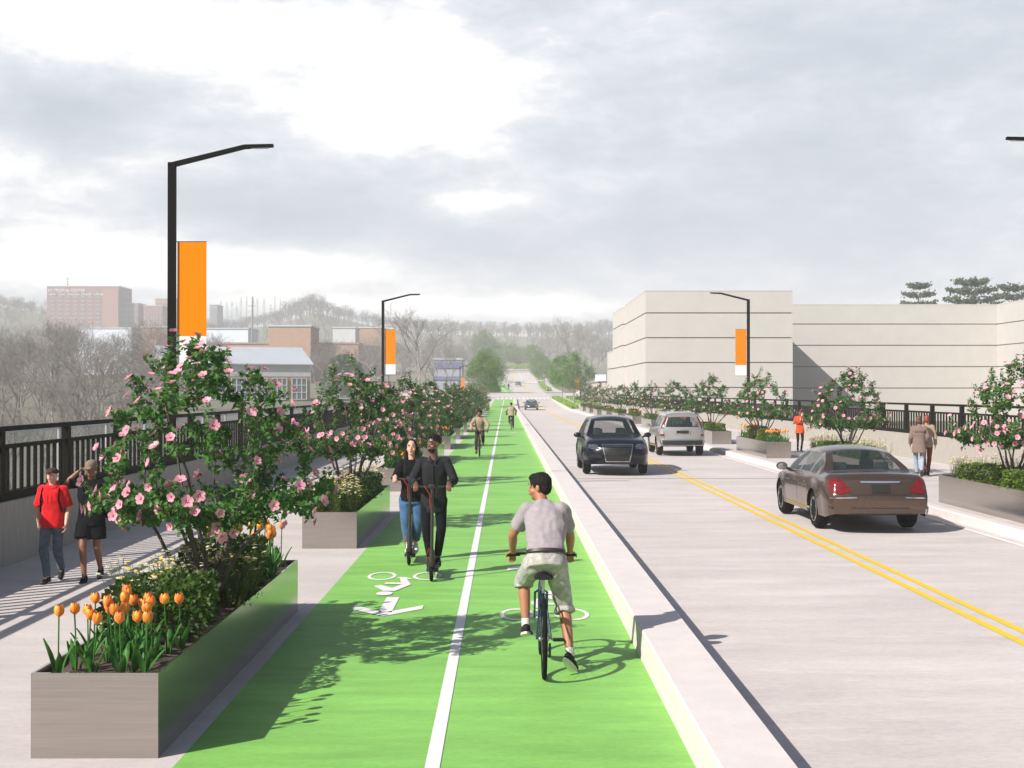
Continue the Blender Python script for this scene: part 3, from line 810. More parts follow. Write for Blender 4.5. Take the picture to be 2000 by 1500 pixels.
# ------------------------------------------------------------------ tulip, hedge, yarrow, planter
def tulip_proto(seed):
    rr = random.Random(seed); h = .33
    st = MB(); bend = rr.uniform(-.03, .03); st.tube([(0, 0, 0), (bend * .4, 0, h * .5), (bend, 0, h)], [.006, .005, .005], n=5)
    fl = MB()
    for k in range(6):
        inner = k % 2; a = k * pi / 3 + rr.uniform(-.1, .1); V = []
        for i, (z, r, w) in enumerate([(0, .006, .010), (.018, .026, .022), (.042, .031 - .002 * inner, .025), (.062, .026, .020), (.078, .018 + .004 * (1 - inner), .007)]):
            for j in (-1, -.5, 0, .5, 1):
                aa = a + j * w / max(r, .012) * .95; rr_ = r + (.0022 if abs(j) < .6 else 0) - inner * .002
                V.append((rr_ * cos(aa), rr_ * sin(aa), z - abs(j) * .006 * (i > 2)))
        fl.add(V, [(i * 5 + j, i * 5 + j + 1, (i + 1) * 5 + j + 1, (i + 1) * 5 + j) for i in range(4) for j in range(4)])
    fl.ell((0, 0, .035), (.022, .022, .03), n=8)
    lv = []
    for k in range(3):
        a = k * 2.1 + rr.uniform(-.4, .4); ln = rr.uniform(.15, .25); mb = MB(); V = []
        for i in range(7):
            t = i / 6; out = .015 + .075 * t ** 1.4 + (.02 * t * t if k else 0); z = ln * (t - .12 * t * t); w = .024 * sin(pi * (t * .82 + .14)) ** .8 * (1 - t * .2)
            if i == 6: w = .002
            for j in (-1, 0, 1): V.append((out - .010 * abs(j) * -1, w * j, z))
        mb.add(V, [(i * 3 + j, i * 3 + j + 1, (i + 1) * 3 + j + 1, (i + 1) * 3 + j) for i in range(6) for j in range(2)], 0, Matrix.Rotation(a, 4, 'Z')); lv.append(mb)
    mk = lambda mb, nm, mm: (lambda o: (o.data, bpy.data.objects.remove(o))[0])(mb.build(nm, mm, smooth=60))
    whole = MB()
    for mb_, mi in ((st, 0), (fl, 1)) : whole.add([(v[0] + (bend if mi else 0), v[1], v[2] + (h - .002 if mi else 0)) for v in mb_.V], mb_.Fc, mi)
    for mb_ in lv: whole.add(mb_.V, mb_.Fc, 0)
    return dict(h=h, bend=bend, stem=mk(st, 'stem', tulip_leaf), flower=mk(fl, 'flower', tulip_m), leaves=[mk(m_, 'leaf', tulip_leaf) for m_ in lv], whole=mk(whole, 'tulip', [tulip_leaf, tulip_m]))
TUL = [tulip_proto(s) for s in (1, 2, 3, 4)]
def tulip(x, y, z, s, label, group, parts=True):
    T = rnd.choice(TUL); rz = rnd.uniform(0, 6.28)
    if not parts:
        o = link(T['whole'], 'tulip', None, label=label, cat='tulip', group=group); o.location = (x, y, z); o.rotation_euler = (0, 0, rz); o.scale = (s,) * 3; return o
    r = empty('tulip', (x, y, z), rz, label=label, cat='tulip', group=group); r.scale = (1.1, 1.1, s)
    link(T['stem'], 'stem', r); f = link(T['flower'], 'flower', r); f.location = (T['bend'], 0, T['h'] - .002); f.scale = (1.02, 1.02, 1.0 / s * 1.08)
    for m_ in T['leaves']: link(m_, 'leaf', r)
    return r
def hedge_mesh(seed, n=3000, sz=(.56, 1.0, .42), lm=hedge_leaf, ls=(.03, .055)):
    rs = np.random.RandomState(seed); P = rs.uniform(-.5, .5, (n, 3))
    k = rs.randint(0, 3, n); s_ = rs.choice([-1, 1], n); face = rs.rand(n) < .75
    for a in range(3): P[:, a] = np.where(face & (k == a), s_ * (.5 - rs.rand(n) * .10), P[:, a])
    q = P / .5; rad = np.power(np.sum(np.abs(q) ** 6, axis=1), 1 / 6.); P = P / np.maximum(rad, 1e-6)[:, None] * np.minimum(rad, 1)[:, None]
    lump = np.array([noise.noise(Vector((p[0] * 3 + seed, p[1] * 5, p[2] * 3))) for p in P]); P *= (1 + .16 * lump)[:, None]
    d = P + rs.normal(size=(n, 3)) * .25; d[:, 2] += .15
    P = P * np.array(sz); P[:, 2] += sz[2] / 2
    R3 = aim_rot(d, rs)
    V, Q = scatter(LEAF_V, LEAF_F, P, R3, rs.uniform(ls[0], ls[1], n))
    o = np_mesh('hedge', V, Q, lm); me = o.data; bpy.data.objects.remove(o); return me
HEDGE = [hedge_mesh(1), hedge_mesh(2)]; HEDGE_R = [hedge_mesh(3, lm=hedge_leaf2), hedge_mesh(4, lm=hedge_leaf2)]
def yarrow_mesh(seed):
    rr = random.Random(seed); mb = MB()
    for i in range(15):
        a = rr.uniform(0, 6.28); lean = rr.uniform(.02, .16); h = rr.uniform(.30, .52); r0 = rr.uniform(0, .06)
        p0 = (r0 * cos(a), r0 * sin(a), 0); p1 = ((r0 + lean * .5) * cos(a), (r0 + lean * .5) * sin(a), h * .6); p2 = ((r0 + lean) * cos(a), (r0 + lean) * sin(a), h)
        mb.tube([p0, p1, p2], [.003, .0025, .002], n=3, caps=False)
        for _ in range(rr.choice((1, 2, 2))):
            c = (p2[0] + rr.uniform(-.02, .02), p2[1] + rr.uniform(-.02, .02), h + rr.uniform(-.02, .02)); R = rr.uniform(.014, .028); mi = 2 if rr.random() < .16 else 1
            k = 7; tx, ty = rr.uniform(-.3, .3), rr.uniform(-.3, .3)
            V = [(c[0], c[1], c[2] + .006)]
            for j in range(k * 2):
                t = pi * j / k; rr2 = R * (1 if j % 2 else .62); V.append((c[0] + rr2 * cos(t), c[1] + rr2 * sin(t), c[2] + (tx * cos(t) + ty * sin(t)) * R))
            mb.add(V, [(0, 1 + j, 1 + (j + 1) % (2 * k)) for j in range(2 * k)], mi)
    for i in range(130):
        a = rr.uniform(0, 6.28); r = rr.uniform(0, .13); z = rr.uniform(0, .26) * (1 - r * 2); l = rr.uniform(.03, .07); t = rr.uniform(0, 6.28); w = .007
        b = Vector((r * cos(a), r * sin(a), z)); d = Vector((cos(t), sin(t), rr.uniform(.1, 1.2))).normalized() * l; s_ = d.cross(Vector((0, 0, 1))).normalized() * w
        mb.add([b[:], (b + d * .5 + s_)[:], (b + d)[:], (b + d * .5 - s_)[:]], [(0, 1, 2, 3)])
    o = mb.build('y', [yar_leaf, yar_fl, yar_fl2]); me = o.data; bpy.data.objects.remove(o); return me
YAR = [yarrow_mesh(s) for s in (1, 2, 3, 4)]
PL, PW, PH = 5.87, .85, .57
sh = MB(); t_ = .02
sh.box((0, -PL / 2 + t_ / 2, PH / 2), (PW, t_, PH)); sh.box((0, PL / 2 - t_ / 2, PH / 2), (PW, t_, PH))
sh.box((-PW / 2 + t_ / 2, 0, PH / 2), (t_, PL - 2 * t_, PH)); sh.box((PW / 2 - t_ / 2, 0, PH / 2), (t_, PL - 2 * t_, PH))
_o = sh.build('shell', planter_m); SHELL = _o.data; bpy.data.objects.remove(_o)
rs = np.random.RandomState(3)
_n = 12; _m = 70; V = [( -PW / 2 + t_ + (PW - 2 * t_) * i / _n, -PL / 2 + t_ + (PL - 2 * t_) * j / _m, PH - .045 + rs.uniform(-.012, .012)) for j in range(_m + 1) for i in range(_n + 1)]
_o = np_mesh('soil', V, [(j * (_n + 1) + i, j * (_n + 1) + i + 1, (j + 1) * (_n + 1) + i + 1, (j + 1) * (_n + 1) + i) for j in range(_m) for i in range(_n)], soil_m); SOIL = _o.data; bpy.data.objects.remove(_o)
ORD = ['nearest', 'second', 'third', 'fourth', 'fifth', 'sixth', 'seventh', 'eighth', 'ninth', 'tenth', 'eleventh', 'twelfth', 'thirteenth']
def planter(x, y0, z, side, idx, kind):
    cyp = y0 + PL / 2; od = ORD[idx]; pos = '%s planter of the %s row' % (od, side)
    look = 'tulips at both ends' if kind == 'A' else 'cream flowers and low hedge'
    r = empty('planter', (x, cyp, z), label='long grey steel planter with %s, %s in the %s row' % (look, od, side), cat='planter', group='steel planters in two rows')
    link(SHELL, 'shell', r); link(SOIL, 'soil', r)
    zs = z + PH - .04; sx = 1 if side == 'left' else -1
    near = y0 < 36
    hedges = HEDGE if side == 'left' else HEDGE_R
    def H(dx, yy, sx_, sy_, sz_):
        o = link(hedges[rnd.randint(0, 1)], 'hedge', None, label='clipped dark green hedge block in the %s' % pos, cat='hedge', group='hedge blocks in the %s' % pos)
        o.location = (x + dx, yy, zs - .02); o.scale = (sx_, sy_, sz_); o.rotation_euler = (0, 0, 0 if rnd.random() < .5 else pi); return o
    def Yw(n, xa, xb, ya, yb, s0=.8, s1=1.15):
        for i in range(n):
            o = link(rnd.choice(YAR), 'yarrow_plant', None, label='cream and yellow flowering yarrow in the %s' % pos, cat='yarrow', group='yarrow plants in the %s' % pos)
            o.location = (x + rnd.uniform(xa, xb), rnd.uniform(ya, yb), zs); s = rnd.uniform(s0, s1); o.scale = (s * 1.1, s * 1.1, s); o.rotation_euler = (0, 0, rnd.uniform(0, 6.28))
    def T(n, ya, yb, end, s0, s1, pts=None):
        for i in range(n):
            if pts: px_, py_ = pts[i]
            else:
                for _ in range(30):
                    px_, py_ = rnd.uniform(-.34, .34), rnd.uniform(ya, yb)
                    if all((px_ - a) ** 2 + (py_ - b) ** 2 > .075 ** 2 for a, b in used): break
            used.append((px_, py_))
            tulip(x + px_, py_, zs, rnd.uniform(s0, s1), 'orange tulip at the %s end of the %s' % (end, pos), 'tulips at the %s end of the %s' % (end, pos), parts=y0 < 50)
    used = []
    if kind == 'A':
        nt = 24 if idx == 0 and side == 'left' else (20 if y0 < 50 else (14 if y0 < 90 else 7))
        T(nt, y0 + .12, y0 + 1.25, 'near', .95, 1.2)
        T(nt + 6 * near, y0 + PL - 1.3, y0 + PL - .12, 'far', 1.15, 1.45)
        H(-.02 * sx, y0 + 1.85, 1.18, 1.25, 1.0); H(.02, y0 + PL - 1.9, 1.1, 1.3, 1.15)
        Yw(16 if near else 4, -.36, .36, y0 + 2.3, y0 + 3.6)
        if idx == 0: Yw(8, -.38, -.1, y0 + 1.7, y0 + 3.0)
    else:
        if side == 'left':
            H(.08, y0 + 3.6, 1.1, 2.6, .92); H(.05, y0 + 1.5, 1.0, 1.6, .6)
            Yw(24 if near else 3, -.36, .36, y0 + .2, y0 + 1.8); Yw(14 if near else 2, -.38, 0, y0 + 1.8, y0 + PL - .3); Yw(10 if near else 1, -.3, .3, y0 + PL - 1.2, y0 + PL - .2)
        else:
            H(-.03, y0 + PL / 2 - 1.2, 1.3, 1.9, .85); H(-.03, y0 + PL / 2 + .9, 1.3, 2.1, .85)
            Yw(11 if near else 2, -.36, .36, y0 + PL - 1.0, y0 + PL - .1); Yw(14 if near else 2, .05, .38, y0 + 1.2, y0 + PL - .6); Yw(12 if near else 2, -.36, .36, y0 + .1, y0 + .9)
    v = (idx * 2 + (side == 'right')) % 3
    single = y0 < 36
    if idx == 0 and side == 'left': v = 0
    s = (1.0 if side == 'left' else 1.03) * rnd.uniform(.96, 1.06)
    first = idx == 0 and side == 'left'
    hibiscus(v, (x + .11 * first, cyp, zs - .02), rnd.uniform(0, 6.28) if not first else 2.2, (.98, .98, 1.04) if first else s, 'pink flowering hibiscus tree growing in the %s' % pos, single, 'pink hibiscus trees in the planters')
for k in range(13): planter(-2.745, 8.75 + 11.65 * k, 0, 'left', k, 'AB'[k % 2])
for k in range(12): planter(9.455, 21.3 + 11.9 * k, .15, 'right', k, 'BBABABABABAB'[k])

# ------------------------------------------------------------------ leafy street trees beyond the bridge
def street_tree_mesh(seed, H=8.6, R=3.4):
    rs = np.random.RandomState(seed); rr = random.Random(seed); segs = []; tips = []
    def grow(p, d, ln, r, dep):
        q = p + d * ln; segs.append((p[:], q[:], r, r * .72))
        if dep >= 2: tips.append(q)
        if dep == 4: return
        for k in range(3 if dep < 3 else 2):
            a = rr.uniform(0, 6.28); perp = Matrix.Rotation(a, 3, d) @ d.orthogonal().normalized()
            grow(q, (d * rr.uniform(.6, 1) + perp * rr.uniform(.5, .9) + Vector((0, 0, .12))).normalized(), ln * rr.uniform(.62, .82), r * .6, dep + 1)
    p = Vector((0, 0, 2.3)); segs.append(((0, 0, -.3), p[:], .13, .11))
    for k in range(5):
        a = k * 1.26 + rr.uniform(-.3, .3); e = radians(rr.uniform(25, 75)); grow(p, Vector((cos(a) * cos(e), sin(a) * cos(e), sin(e))), 1.9, .07, 0)
    V, Q = tubes_np(segs, 5)
    n = 15000; cl = []
    for _ in range(130):
        while True:
            c = Vector((rr.uniform(-1, 1), rr.uniform(-1, 1), rr.uniform(-1, 1)))
            if c.length < 1: break
        c = c * (c.length ** -.35) if c.length > .05 else c
        c = c * .9
        z = 5.1 + c.z * 3.3; w = R * (1 - .28 * max(0, c.z))
        cl.append((c.x * w, c.y * w, z))
    cl = np.array(cl); idx = rs.randint(0, len(cl), n); P = cl[idx] + rs.normal(size=(n, 3)) * .31
    lv = [(-.5, 0, 0), (0, -.35, .06), (.5, 0, 0), (0, .35, -.06)]
    LV, LQ = scatter(lv, [(0, 1, 2, 3)], P, rand_rot(rs, n), rs.uniform(.09, .18, n))
    a = np_mesh('trunk', V, Q, pale_bark, smooth=True); b = np_mesh('crown', LV, LQ, street_leaf); r = (a.data, b.data); bpy.data.objects.remove(a); bpy.data.objects.remove(b); return r
ST = [street_tree_mesh(s) for s in (3, 8)]
def street_tree(px, Y, sc, label, squash=1.0):
    x = (px - CX) / F * Y; r = empty('street_tree', (x, Y, rp(Y) if Y < 547 else ground_z(x, Y)), rnd.uniform(0, 6), label=label, cat='tree', group='leafy street trees beyond the bridge'); r.scale = (sc * squash, sc * squash, sc)
    a, b = rnd.choice(ST); link(a, 'trunk', r); link(b, 'crown', r)
street_tree(946, 186, .93, 'large leafy street tree at the left end of the bridge', 1.0)
street_tree(1121, 205, 1.0, 'nearest leafy street tree on the right, standing beside the kerb bed')
street_tree(1098, 240, .98, 'second leafy street tree on the right, just behind the nearest')
street_tree(1063, 380, 1.1, 'leafy street tree beside the second kerb bed on the right')
street_tree(1052, 425, 1.15, 'leafy street tree on the right by the far crosswalk')
street_tree(1090, 330, .95, 'leafy tree behind the pair of street trees on the right')
street_tree(951, 300, 1.25, 'leafy tree left of the far green lane, behind the large one')
street_tree(972, 430, 1.0, 'leafy tree beside the far left corner of the road')
for i, (px, Y, s) in enumerate([(966, 560, 1.25), (985, 585, 1.5), (1004, 575, 1.4), (1018, 590, 1.25), (1033, 560, 1.3), (1045, 520, 1.3), (946, 520, 2.0)]):
    street_tree(px, Y, s, ['leftmost of the far leafy trees at the end of the road', 'far leafy tree just left of the road end', 'far leafy tree straight behind the road end', 'far leafy tree right of the road end centre',
                         'far leafy tree at the right edge of the road end', 'far leafy tree by the last kerb bed on the right', 'tall pale leafy tree rising behind the large left street tree'][i])
# grass and shrub beds
def grass_bed(name, poly, y0, y1, n, h, label, w=.05, m=grass_m, base=.1):
    fx0, fx1 = poly; rs = np.random.RandomState(len(name) + int(y0))
    yy = rs.uniform(y0, y1, n); t = rs.rand(n); xx = np.array([fx0(a) + (fx1(a) - fx0(a)) * b for a, b in zip(yy, t)])
    zz = np.array([rp(a) + base for a in yy])
    lv = [(-.5, 0, 0), (.5, 0, 0), (.15, .35, 1), (-.1, .35, 1)]; 
    R3 = rand_rot(rs, n, .5); s = rs.uniform(.5, 1.1, n) * h
    tv = np.array(lv) * np.array([w / h * 2.5, .6, 1])
    V, Q = scatter(tv, [(0, 1, 2, 3)], np.stack([xx, yy, zz], 1), R3, s)
    o = np_mesh(name, V, Q, m); tag(o, kind='stuff', label=label, cat='grass')
    strip('ground_bed', fx0, fx1, y0, y1, base + .02, mat('bed soil', (.10, .16, .02), .9, var=.2))
grass_bed('grass', (pl((176, 8.9), (232, 8.3)), pl((176, 9.9), (232, 9.5))), 176, 232, 5000, .55, 'bright grass in the kerb bed right of the road end of the bridge', base=.17)
grass_bed('grass', (pl((166, 11.2), (240, 11.0)), pl((166, 12.4), (200, 14.5), (240, 14.5))), 168, 238, 6000, .5, 'bright grass patch between sidewalk and trees at right', base=.17)
grass_bed('grass', (pl((300, 9.7), (425, 10.7)), pl((300, 10.9), (425, 12.2))), 312, 423, 5000, .8, 'bright grass in the second kerb bed on the right', base=.14, w=.1)
grass_bed('grass', (pl((445, 11.1), (545, 9.8)), pl((445, 12.9), (545, 11.4))), 448, 542, 5000, .9, 'bright grass in the farthest kerb bed on the right', base=.14, w=.12)
grass_bed('grass', (pl((547, -3), (556, -3)), pl((547, 10.2), (556, 10.2))), 549, 556, 4000, 1.5, 'bright grass bank closing the end of the road', base=.1, w=.2)
def shrub(px, Y, r, h, n, label, m=lime_leaf, x=None):
    rs = np.random.RandomState(int(Y + px)); P = rs.normal(size=(n, 3)); P /= np.linalg.norm(P, axis=1)[:, None]; P *= (rs.rand(n) ** .3)[:, None]
    P *= (1 + .25 * np.sin(P[:, 0:1] * 7 + px) * np.cos(P[:, 1:2] * 6)); P[:, 2] = np.abs(P[:, 2]); P *= np.array([r, r * 1.5, h])
    lv = [(-.2, 0, 0), (.2, 0, 0), (.04, .1, 1), (-.04, .1, 1)]
    V, Q = scatter(lv, [(0, 1, 2, 3)], P, rand_rot(rs, n, .7), rs.uniform(.2, .4, n) * h * .8)
    X_ = (px - CX) / F * Y if x is None else x
    o = np_mesh('shrub', V, Q, m); o.location = (X_, Y, rp(Y)); tag(o, label=label, cat='shrub'); return o
shrub(937, 158, .85, 1.25, 1800, 'lime green grassy shrub at the far end of the left planters')
shrub(942, 168, .9, 1.5, 1800, 'lime green shrub beside the green lane where the bridge ends')
shrub(958, 302, 1.4, 2.5, 1500, 'lime green shrub at the left corner of the cross street')
shrub(968, 306, 1.2, 1.7, 1500, 'low lime shrub next to the far green lane corner')

# ------------------------------------------------------------------ bare winter trees
def bare_tree(seed, H=16, spread=.5, depth=6, keep=1.0, ks=3, n=3):
    rr = random.Random(seed); segs = []
    def grow(p, d, ln, r, dep):
        m_ = 2; q = p
        for i in range(m_):
            d = (d + Vector((rr.uniform(-.14, .14), rr.uniform(-.14, .14), rr.uniform(-.03, .12)))).normalized()
            q2 = q + d * (ln / m_); ra = r * (1 - .18 * i); segs.append((q[:], q2[:], ra, r * (1 - .18 * (i + 1)))); q = q2
        if dep >= depth: return
        kk = ks if dep > 0 else ks + 1
        for k in range(kk):
            if dep > 2 and rr.random() > keep: continue
            perp = Matrix.Rotation(rr.uniform(0, 6.28), 3, d) @ d.orthogonal().normalized()
            base = q if k else q
            b = base - d * ln * rr.uniform(0, .45) if k > 1 else base
            grow(b, (d * rr.uniform(.7, 1) + perp * spread * rr.uniform(.6, 1.3) + Vector((0, 0, .08))).normalized(), ln * rr.uniform(.62, .80), r * rr.uniform(.5, .66), dep + 1)
    grow(Vector((0, 0, -.5)), Vector((0, 0, 1)), H * .26, H * .014, 0)
    segs = [s for s in segs]
    segs = [(a, b, max(r0, .012), max(r1, .008)) for a, b, r0, r1 in segs]
    return tubes_np(segs, n)
BT = []
for s_, kp, sp in ((2, .95, .62), (7, .95, .75), (15, .98, .68)):
    V, Q = bare_tree(s_, 16, sp, 6, kp); o = np_mesh('bare_tree', V, Q, winter_bark); BT.append(o.data); bpy.data.objects.remove(o)
def bare(x, y, sc, label, group=None, zz=None, sx=1.0):
    o = link(rnd.choice(BT), 'bare_tree', None, label=label, cat='tree', group=group); o.location = (x, y, ground_z(x, y) if zz is None else zz); o.scale = (sc * sx, sc * sx, sc); o.rotation_euler = (0, 0, rnd.uniform(0, 6)); return o
r2 = random.Random(4)
for Y, n_, hs in ((95, 6, .62), (125, 8, .72), (150, 9, .8), (185, 11, .9), (225, 10, 1.0), (270, 9, 1.05), (330, 10, 1.15)):
    for i in range(n_):
        px = -60 + (430 + (60 if Y > 200 else 0)) * (i + r2.uniform(.1, .9)) / n_
        if Y < 200 and px > 330: px -= 60
        y = Y + r2.uniform(-12, 12); bare((px - CX) / F * y, y, hs * r2.uniform(.8, 1.12), 'leafless grey brown tree in the hazy wood beyond the left railing', 'leafless trees of the hazy wood beyond the left railing')
bare((812 - CX) / F * 240, 240, 1.5, 'tall leafless tree rising behind the second lamp post banner', sx=.95)
bare((1112 - CX) / F * 470, 470, 1.75, 'big rounded leafless tree behind the leafy street trees at right', zz=9)
bare((1128 - CX) / F * 500, 500, 1.6, 'leafless tree close to the left edge of the beige building', zz=10)
for i, (px, Y, s) in enumerate([(640, 300, .9), (668, 330, .95), (700, 290, 1.0), (735, 310, 1.15), (762, 330, 1.1), (850, 300, 1.0), (880, 280, .9), (780, 270, .9), (905, 380, 1.0), (828, 380, 1.2), (715, 400, 1.3), (650, 420, 1.1), (615, 370, .8), (870, 420, 1.3), (920, 500, 1.4), (1060, 600, 1.4), (1010, 640, 1.3), (1150, 560, 1.5), (1085, 620, 1.5), (960, 620, 1.4)]):
    bare((px - CX) / F * Y, Y, s, 'leafless tree in the loose wood behind the hibiscus row', 'leafless trees in the loose wood behind the hibiscus row')
# ridge woodland: one mass of far trees
lowp = [bare_tree(s_, 14, .7, 4, .9, 3, 3) for s_ in (31, 32, 33, 34)]
VV = []; QQ = []; off = 0; rs = np.random.RandomState(9)
for i in range(1300):
    y = rs.uniform(660, 1190); x = (rs.uniform(-80, 1260) - CX) / F * y
    if i % 2 == 0: y = rs.uniform(1060, 1190); x = (rs.uniform(-60, 1250) - CX) / F * y
    v, q = lowp[rs.randint(0, 4)]; a = rs.uniform(0, 6.28); s = rs.uniform(.9, 1.5) * (1.35 if abs((x / y) * F + CX - 600) < 45 else 1); c_, s_ = cos(a) * s, sin(a) * s
    v2 = np.stack([v[:, 0] * c_ - v[:, 1] * s_ + x, v[:, 0] * s_ + v[:, 1] * c_ + y, v[:, 2] * s + ground_z(x, y)], 1)
    # thicken far twigs slightly so the mass reads
    VV.append(v2); QQ.append(q + off); off += len(v)
tag(np_mesh('woodland', np.concatenate(VV), np.concatenate(QQ), winter_bark2), kind='stuff', label='leafless woodland covering the far hazy ridge', cat='woodland')
# evergreens
def evergreen(name, px, Y, H, R, label, m=bush_leaf, n=2600, cone=.0, zb=None, trunk=.25, group=None, tiers=0):
    rs = np.random.RandomState(int(px)); t = rs.rand(n) ** .8; z = trunk * H + t * H * (1 - trunk)
    rad = R * (np.sqrt(np.clip(1 - (2 * t - .75) ** 2 / 1.6, 0, 1)) if not cone else (1 - t) * .95 + .05)
    a = rs.rand(n) * 6.28; rr_ = rad * (rs.rand(n) ** .45)
    if tiers:
        k = np.floor(t * tiers); z = trunk * H + (k + .5 + rs.normal(size=n) * .13) / tiers * H * (1 - trunk); a = (np.floor(a / 6.28 * 6) + rs.normal(size=n) * .2 + k * .45) / 6 * 6.28
        z = z + rr_ * .22
    P = np.stack([rr_ * np.cos(a), rr_ * np.sin(a), z], 1)
    lv = [(-.5, 0, 0), (0, -.3, .05), (.5, 0, 0), (0, .3, -.05)]
    V, Q = scatter(lv, [(0, 1, 2, 3)], P, rand_rot(rs, n), rs.uniform(.05, .10, n) * R * 1.6)
    X_ = (px - CX) / F * Y; r = empty(name, (X_, Y, ground_z(X_, Y) if zb is None else zb), label=label, cat='tree', group=group)
    np_mesh('crown', V, Q, m, r)
    tb = MB(); tb.tube([(0, 0, -1), (0, 0, H * .9)], [H * .018, H * .004], n=6)
    if tiers:
        for k in range(tiers):
            for j in range(6):
                aa = (j + k * .45) / 6 * 6.28; zz_ = trunk * H + (k + .5) / tiers * H * (1 - trunk); tb.tube([(0, 0, zz_), (cos(aa) * R * .8, sin(aa) * R * .8, zz_ + R * .18)], [.08, .02], n=4)
    tb.build('trunk', winter_bark, r)
evergreen('evergreen_bush', 672, 250, 10.5, 4.6, 'rounded grey green evergreen among the bare trees', zb=-1, trunk=.02, n=4500)
pine_m = leafmat('pine needle', (.05, .085, .045), (.09, .125, .06), vs=.6)
for i, (px, top, Y, R, lb) in enumerate([(1796, 552, 240, 3.6, 'leftmost pine tree top rising above the beige building'), (1900, 546, 250, 5.6, 'broad middle pine tree above the beige building roof'), (1982, 556, 245, 4.5, 'right pine tree cut by the edge above the beige building')]):
    H = (CY - top) / F * Y + 2.45 + 1; evergreen('pine_tree', px, Y, H, R, lb, m=pine_m, n=3600, zb=-1, trunk=.55, tiers=6)
for i in range(13):
    px = 432 + i * 10.5 + rnd.uniform(-3, 3); evergreen('conifer', px, 900 + rnd.uniform(-15, 15), 15 + rnd.uniform(-3, 4), 3.2, 'small dark conifer in the row above the white warehouse', n=260, cone=1, trunk=.1, zb=50, group='conifers in the row above the white warehouse')
for i in range(5):
    pass
# utility pole
up = empty('utility_pole', ((493 - CX) / F * 420, 420, 3), label='thin tall utility pole above the white warehouse', cat='utility pole')
mb = MB(); mb.tube([(0, 0, -1), (0, 0, 30)], [.32, .2], n=8); mb.build('pole', winter_bark, up)
mb = MB(); mb.box((0, 0, 27), (2.2, .15, .2)); mb.build('crossarm', winter_bark, up)
# hilltop houses
for i, (px, w, c_) in enumerate([(953, 24, (.28, .16, .12)), (928, 10, (.5, .5, .5)), (1020, 20, (.30, .25, .22)), (975, 12, (.22, .20, .2))]):
    Y = 1180; x = (px - CX) / F * Y; r = empty('hill_house', (x, Y, ground_z(x, Y) - 1), label=['wide brown roofed house on the far ridge', 'small pale house left on the far ridge', 'long low house right on the far ridge', 'grey house between the others on the far ridge'][i], cat='house')
    ww = w / F * Y * 1.0; MB().box((0, 0, 2.8), (ww, 8, 7)).build('wall', siding, r)
    mb = MB(); mb.add([(-ww / 2 - .5, -4.5, 6.3), (ww / 2 + .5, -4.5, 6.3), (ww / 2 + .5, 4.5, 6.3), (-ww / 2 - .5, 4.5, 6.3), (-ww / 2 + 2, 0, 10), (ww / 2 - 2, 0, 10)], [(0, 1, 5, 4), (2, 3, 4, 5), (1, 2, 5), (3, 0, 4), (0, 3, 2, 1)]); mb.build('roof', mat('house roof %d' % i, c_, .8), r)

# ------------------------------------------------------------------ street lamps with banners
banner_o = mat('orange banner cloth', (.70, .20, .0), .8, var=.02, spec=.05); banner_w = mat('white banner cloth', (.72, .69, .68), .7, var=.02)
lamp_led = mat('lamp lens', (.5, .5, .48), .3, var=0)
def street_lamp(x, Y, ztop, s, label):
    r = empty('street_lamp', (x, Y, .0), label=label, cat='street lamp', group=None)
    zt = ztop
    MB().box((0, 0, (zt - .8) / 2), (.16, .16, zt + .8)).build('pole', black_metal, r)
    MB().box((0, 0, 1.0), (.30, .30, .10), bev=.01).build('base_plate', black_metal, r)
    arm = MB(); M = None
    a, b, c = (-.08 * s, 0, zt - .04), (1.62 * s, 0, zt + .38), (2.26 * s, 0, zt + .40)
    w = .06
    V = []
    for (px_, _, z), hh_ in ((a, .085), (b, .07), (c, .05)):
        V += [(px_, -w, z - hh_), (px_, w, z - hh_), (px_, w, z + hh_ * .3), (px_, -w, z + hh_ * .3)]
    arm.add(V, [(i * 4 + j, i * 4 + (j + 1) % 4, (i + 1) * 4 + (j + 1) % 4, (i + 1) * 4 + j) for i in range(2) for j in range(4)] + [(0, 3, 2, 1), (8, 9, 10, 11)])
    ar = arm.build('arm', black_metal, r)
    MB().box((1.94 * s, 0, zt + .325), (.42, .09, .012)).build('lens', lamp_led, ar)
    # banner: orange above, white foot, two brackets
    bn = empty('banner', (0, 0, 0)); bn.parent = r
    x0 = .10 * s + .02 * s; x1 = x0 + .65 * s; zt2 = zt - 1.78; zb2 = zt2 - 2.10; zc = zb2 - .62
    MB().box(((x0 + x1) / 2, 0, (zt2 + zb2) / 2), (.65, .012, zt2 - zb2)).build('orange_panel', banner_o, bn)
    MB().box(((x0 + x1) / 2, 0, (zb2 + zc) / 2 - .001), (.65, .012, zb2 - zc)).build('white_panel', banner_w, bn)
    for z in (zt2 + .012, zc - .015):
        mb = MB(); mb.tube([(0, 0, z), (x1, 0, z)], .010, n=6); mb.build('bracket', black_metal, r)
    return r
street_lamp(-7.45, 29.2, 7.57, 1, 'black street lamp with orange banner, nearest on the left railing')
street_lamp(-7.45, 79.5, 8.0, 1, 'black street lamp with orange banner behind the left hibiscus row')
street_lamp(14.35, 77.0, 7.9, -1, 'black street lamp with orange banner before the beige building')
street_lamp(14.35, 31.4, 8.18, -1, 'black street lamp whose arm tip enters at the right edge')
street_lamp(-7.6, 219, 6.6, 1, 'farthest left lamp with faded orange banner by the leafy tree')
street_lamp(12.6, 219, 6.6, -1, 'farthest right lamp with orange banner seen inside the leafy trees')
